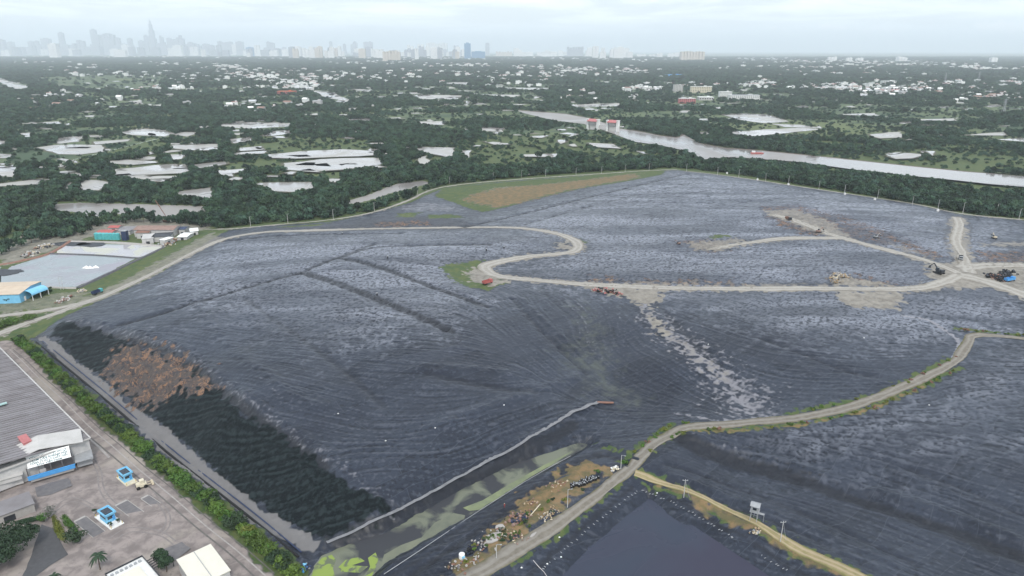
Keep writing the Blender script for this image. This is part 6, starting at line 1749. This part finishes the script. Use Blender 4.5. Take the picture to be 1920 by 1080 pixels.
block('school_block', 'long white block of several floors behind the small pink one', 1349, 1372, 182, 17, 18, M['white_paint'], M['white_paint'], 10, 4); block('school_block', 'widest white block of the group right of the road end', 1368, 1424, 188, 15, 22, M['white_paint'], M['tin_roof'], 16, 3)
block('school_block', 'cream four-floor block standing alone to the left of the white group', 1295, 1334, 174, 22, 16, M['cream'], M['white_paint'], 12, 4); block('school_block', 'low red and white striped block in front of the cream one', 1273, 1304, 194, 14, 16, M['red_faded'], M['white_paint'], 8, 3); block('school_block', 'low white-roofed hall between the striped and the white blocks', 1311, 1338, 188, 9, 30, M['concrete_pale'], M['white_plastic'], 6, 1)
block('school_block', 'tall lavender-grey block at the left end of the group', 1263, 1280, 173, 26, 16, M['roof_pale'], M['roof_pale'], 6, 6)
block('factory', 'red-brown factory block by the canal road', 520, 552, 178, 12, 30, M['red_faded'], M['orange'], 8, 2); block('factory', 'white block along the pond shore at the upper left', 1656, 1680, 158, 14, 30, M['white_paint'], M['white_plastic'], 6, 2); block('factory', 'blue-roofed long hall at the far right', 1249, 1280, 144, 12, 40, M['blue_paint'], M['blue_paint'], 6, 1)


def pylon(px, py, h, lab):
    t = thing('pylon', lab, 'pylon', pz(px, py, 0)); mb = MB(); w_ = h * .09
    for x in (-1, 1):
        for y in (-1, 1): mb.cyl((x * w_, y * w_, 0), (x * .8, y * .8, h), .5, .3, 4)
    for k in range(6):
        f0, f1 = k / 6, (k + 1) / 6
        for s_ in (-1, 1):
            mb.cyl((s_ * (w_ * (1 - f0) + .8 * f0), -w_ * (1 - f0), h * f0), (-s_ * (w_ * (1 - f1) + .8 * f1), -w_ * (1 - f1), h * f1), .3, n=4)
    mb.build('mast', M['steel_grey'], t); mb = MB()
    for z in (.75, .86, .96): mb.box((0, 0, h * z), (h * .3, .6, .6))
    mb.build('cross_arm', M['steel_grey'], t)


pylon(1770, 160, 55, 'grey lattice power pylon left of the other in the right distance'); pylon(1833, 157, 55, 'grey lattice power pylon right of the other in the right distance'); pylon(1880, 215, 38, 'nearest grey lattice pylon at the right edge')

# houses: small pale blocks and gables in loose settlements
HM = []
for k in range(8):
    mb = MB(); L_, W_, h = random.uniform(8, 15), random.uniform(7, 10), random.uniform(4, 9)
    if k % 2: mb.gable_walls(L_, W_, h, 2.2); mb.gable(L_, W_, h, 2.2, .6, .25, 1)
    else: mb.box((0, 0, h / 2), (L_, W_, h)); mb.box((0, 0, h + .2), (L_ + .6, W_ + .6, .4), 0, 1); mb.box((L_ * .25, 0, h + 1.3), (L_ * .3, W_ * .5, 2.2), 0, 0); mb.box((-L_ * .2, -W_ / 2, h * .5), (L_ * .25, .2, h * .4), 0, 2)
    HM.append(mb.mesh('house', [M['white_paint'] if k % 3 else M['concrete_pale'], [M['tin_roof'], M['white_plastic'], M['red_faded'], M['tin_roof'], M['roof_pale'], M['tin_roof'], M['white_plastic'], M['brown_roof']][k], M['glass']]))
CL = [(250, 108, 260, 1.6, 90), (640, 111, 200, 1.8, 90), (900, 112, 180, 2, 70), (1150, 113, 120, 2, 50), (240, 140, 160, 6, 40), (560, 135, 120, 6, 50), (820, 138, 120, 5, 40), (1000, 142, 120, 5, 40), (80, 185, 80, 8, 10), (330, 168, 120, 6, 20), (1540, 118, 200, 2, 70), (1420, 160, 50, 5, 40), (1560, 165, 90, 6, 70), (1650, 176, 60, 6, 60), (1760, 165, 80, 10, 60), (1850, 185, 60, 6, 50), (1700, 172, 60, 5, 40), (1900, 160, 40, 8, 30), (1290, 165, 50, 6, 30), (1210, 168, 30, 6, 20),
      (470, 148, 60, 9, 60), (560, 160, 60, 12, 70), (430, 128, 50, 4, 40), (610, 150, 60, 8, 40), (360, 150, 50, 7, 16), (150, 128, 90, 6, 25), (60, 118, 60, 5, 15), (330, 122, 80, 4, 30), (700, 118, 90, 4, 50), (860, 124, 70, 4, 50),
      (1000, 128, 70, 4, 50), (1090, 132, 90, 5, 80), (1180, 138, 60, 5, 50), (1500, 128, 150, 3, 60), (1700, 122, 160, 4, 120), (1850, 130, 70, 4, 50), (1400, 112, 120, 2, 60), (1600, 116, 150, 2.5, 80), (720, 150, 90, 10, 25), (960, 155, 120, 12, 25), (250, 190, 200, 25, 14), (500, 200, 100, 15, 16), (1100, 180, 80, 14, 14), (1600, 140, 150, 8, 30)]
spots = []
for cx, cy, sx, sy, n_ in CL:
    for k in range(n_):
        px, py = cx + random.gauss(0, sx * .55), cy + random.gauss(0, sy * .55)
        if py < 104 or WATERPX[int(min(max(py, 0), 1079)), int(min(max(px, 0), 1919))]: continue
        spots.append((px, py))
for k in range(60):      # ribbon of houses along the canal road
    f = k / 59; spots.append((402 + 180 * f + random.gauss(0, 2), 121 + 49 * f ** 1.1 + random.gauss(0, 1)))
spots.sort(key=lambda s: -s[1])
for px, py in spots[:290]:
    p = pz(px, py, 0); o = link('house', random.choice(HM)); o.location = p; o.rotation_euler.z = random.uniform(-.6, .6); s_ = random.uniform(.9, 1.7) * (1 + max(0, (160 - py) / 60)); o.scale = (s_, s_, s_)
    tag(o, 'small pale house among the trees in the middle distance', 'house', 'houses of the settlements on the plain')
mb = MB()
for px, py in spots[290:]:
    p = pz(px, py, 0); s_ = random.uniform(1.0, 2.2) * (p.y / 5000) ** .5; r_ = random.uniform(-.5, .5); h = random.uniform(5, 10) * s_
    mb.box((p.x, p.y, h / 2), (14 * s_, 10 * s_, h), r_, random.choice([0, 0, 1])); mb.box((p.x, p.y, h + .4), (15 * s_, 11 * s_, .8), r_, random.choice([1, 1, 2, 3])); mb.box((p.x, p.y, h + 1.8), (4 * s_, 4 * s_, 2.5), r_, 0)
tag(mb.build('far_houses', [M['white_paint'], M['white_plastic'], M['red_faded'], M['tin_roof']]), 'mass of tiny pale houses below the far skyline', 'houses', kind='stuff')

# ---------------------------------------------------------------- skyline
TM = {}
for nm, c1, c2 in (('tower_pale', (.80, .79, .76), (.42, .44, .47)), ('tower_grey', (.36, .38, .41), (.20, .22, .26)), ('tower_blue', (.10, .24, .40), (.07, .17, .30)), ('tower_beige', (.60, .53, .44), (.38, .34, .30))):
    m = bpy.data.materials.new(nm); m.use_nodes = True; N, L = m.node_tree.nodes, m.node_tree.links; b = N['Principled BSDF']; b.inputs['Roughness'].default_value = .6
    br = N.new('ShaderNodeTexBrick'); br.inputs['Color1'].default_value = (*c1, 1); br.inputs['Color2'].default_value = (*[c * .9 for c in c1], 1); br.inputs['Mortar'].default_value = (*c2, 1); br.inputs['Scale'].default_value = .06; br.inputs['Mortar Size'].default_value = .025; br.inputs['Brick Width'].default_value = .7; br.inputs['Row Height'].default_value = .25
    tc = N.new('ShaderNodeTexCoord'); mp = N.new('ShaderNodeMapping'); mp.inputs['Rotation'].default_value = (R(90), 0, 0); L.new(tc.outputs['Object'], mp.inputs[0]); L.new(mp.outputs[0], br.inputs['Vector']); L.new(br.outputs['Color'], b.inputs['Base Color']); TM[nm] = m


def tower(px, top, base, w, mk, lab, group=None, style=0, name='tower_block'):
    """px, widths and heights are read off the picture; the tower stands at the distance of its base line"""
    base = max(base, 103.5)
    p = pz(px, base, 0); D_ = p.y; sc = D_ / FPX
    h = CAM_H - D_ * math.tan(R(PITCH) + math.atan((top - 540) / FPX)); w_ = w * sc; d_ = w_ * random.uniform(.5, .9) if w < 16 else w_ * .35
    mb = MB(); mb.box((0, 0, h * .04), (w_ * 1.25, d_ * 1.3, h * .08))
    if style == 0: mb.box((0, 0, h * .5), (w_, d_, h * .92)); mb.box((0, 0, h * .98), (w_ * .45, d_ * .5, h * .04 + 4)); mb.box((0, -d_ * .5, h * .5), (w_ * .3, d_ * .12, h * .88))
    elif style == 1:
        n_ = max(2, int(w / 5))
        for k in range(n_): hh = h * random.uniform(.84, 1); mb.box(((k + .5 - n_ / 2) * w_ / n_, random.uniform(-.1, .1) * d_, hh / 2), (w_ / n_ * .74, d_, hh)); mb.box(((k + .5 - n_ / 2) * w_ / n_, 0, hh + 2), (w_ / n_ * .3, d_ * .4, 5))
        mb.box((0, 0, h * .35), (w_ * .95, d_ * .6, h * .7))
    elif style == 2:
        for z0, z1, k in ((0, .45, 1), (.45, .68, .72), (.68, .84, .45), (.84, .93, .25)): mb.box((0, 0, h * (z0 + z1) / 2), (w_ * k, w_ * k, h * (z1 - z0)))
        mb.cyl((0, 0, h * .93), (0, 0, h), w_ * .06, w_ * .02, 6)
    o = mb.build(name, TM[mk], loc=(p.x, p.y, 0)); tag(o, lab, 'tower', group); return o


tower(291, 34, 98, 10, 'tower_grey', 'tallest slender stepped tower with a needle spire on the skyline', style=2, name='skyscraper')
tower(183, 54, 101, 9, 'tower_grey', 'tall hazy slab tower left of the spire with a stepped shoulder group', name='skyscraper')
tower(877, 80, 112, 11, 'tower_blue', 'blue glass tower standing above the white blocks right of centre', name='skyscraper'); tower(897, 96, 111, 24, 'tower_blue', 'wide low blue glass block at the foot of the blue tower', name='skyscraper'); tower(914, 80, 104, 7, 'tower_grey', 'slim grey tower just right of the blue glass tower', name='skyscraper')
tower(735, 94, 115, 32, 'tower_beige', 'broad beige slab of flats in the centre of the skyline', style=1); tower(1297, 96, 114, 42, 'tower_beige', 'isolated wide cream slab group at the right of the skyline', style=1); tower(105, 81, 110, 14, 'tower_pale', 'nearer pale tower block at the far left of the skyline'); tower(228, 94, 109, 20, 'tower_pale', 'pale slab below the hazy left skyline'); tower(122, 60, 97, 9, 'tower_grey', 'hazy stepped tower left of the tall slab')
tower(1078, 87, 105, 30, 'tower_grey', 'grey wide block pair in the right part of the skyline', style=1); tower(205, 62, 99, 30, 'tower_grey', 'hazy cluster of towers joined beside the tall slab', style=1)
lab = 'pale high-rise block in the crowded far skyline'; g = 'high-rise blocks of the skyline'
rr = random.Random(4)
for px, top, base, w, mk, st in [(470, 88, 106, 12, 'tower_blue', 0), (484, 83, 105, 10, 'tower_pale', 1), (499, 93, 106, 14, 'tower_grey', 0), (515, 93, 107, 14, 'tower_pale', 1), (820, 79, 104, 38, 'tower_pale', 1), (855, 96, 112, 12, 'tower_beige', 0), (945, 96, 105, 30, 'tower_beige', 1), (968, 90, 106, 10, 'tower_pale', 0), (1150, 92, 110, 14, 'tower_pale', 1)] + \
        [(rr.uniform(540, 730), rr.uniform(86, 94), rr.uniform(107, 111), rr.uniform(6, 15), rr.choice(['tower_pale', 'tower_pale', 'tower_grey', 'tower_beige']), rr.choice([0, 1])) for _ in range(26)] + [(rr.uniform(600, 700), rr.uniform(77, 86), rr.uniform(99, 103), rr.uniform(5, 9), 'tower_grey', 0) for _ in range(10)] + \
        [(rr.uniform(755, 870), rr.uniform(82, 97), rr.uniform(105, 113), rr.uniform(6, 13), rr.choice(['tower_pale', 'tower_grey']), rr.choice([0, 1])) for _ in range(22)] + [(rr.uniform(965, 1065), rr.uniform(92, 99), rr.uniform(104, 107), rr.uniform(6, 13), 'tower_pale', rr.choice([0, 1])) for _ in range(14)] + \
        [(rr.uniform(1100, 1190), rr.uniform(86, 98), rr.uniform(105, 111), rr.uniform(6, 12), 'tower_pale', rr.choice([0, 1])) for _ in range(16)] + [(rr.uniform(0, 350), rr.uniform(70, 88), rr.uniform(97, 102), rr.uniform(6, 15), 'tower_grey', rr.choice([0, 1])) for _ in range(44)] + [(rr.uniform(265, 345), rr.uniform(64, 76), rr.uniform(97, 99), rr.uniform(6, 10), 'tower_grey', rr.choice([0, 1])) for _ in range(9)] + \
        [(rr.uniform(340, 560), rr.uniform(76, 92), rr.uniform(98, 104), rr.uniform(5, 12), 'tower_grey', 0) for _ in range(20)] + [(rr.uniform(380, 900), rr.uniform(90, 99), rr.uniform(104, 109), rr.uniform(6, 14), rr.choice(['tower_pale', 'tower_pale', 'tower_grey']), rr.choice([0, 1])) for _ in range(46)] + [(rr.uniform(0, 470), rr.uniform(80, 94), rr.uniform(103, 106), rr.uniform(6, 16), rr.choice(['tower_pale', 'tower_grey']), rr.choice([0, 1])) for _ in range(40)] + [(rr.uniform(1200, 1270), rr.uniform(98, 102), rr.uniform(107, 110), rr.uniform(8, 18), 'tower_pale', 1) for _ in range(6)] + [(rr.choice([1680, 1855, 1600, 1560, 1480]) + rr.uniform(-15, 15), rr.uniform(106, 110), rr.uniform(113, 118), rr.uniform(8, 22), 'tower_pale', 1) for _ in range(8)]:
    tower(px, top, base, w, mk, lab, g, st)

# ---------------------------------------------------------------- hazy air
def haze(d):
    mb = MB(); X0, X1, Y0, Y1, Z0, Z1 = -95000, 95000, -2000, 95000, -6, 1300
    mb.box(((X0 + X1) / 2, (Y0 + Y1) / 2, (Z0 + Z1) / 2), (X1 - X0, Y1 - Y0, Z1 - Z0))
    m = bpy.data.materials.new('haze'); m.use_nodes = True; N, L = m.node_tree.nodes, m.node_tree.links
    N.remove(N['Principled BSDF']); v = N.new('ShaderNodeVolumePrincipled'); v.inputs['Color'].default_value = (.86, .93, 1.0, 1); v.inputs['Density'].default_value = d; v.inputs['Anisotropy'].default_value = 0
    L.new(v.outputs[0], N['Material Output'].inputs['Volume'])
    tag(mb.build('haze', m), kind='stuff')


HAZE = 5.8e-5
if HAZE: haze(HAZE)
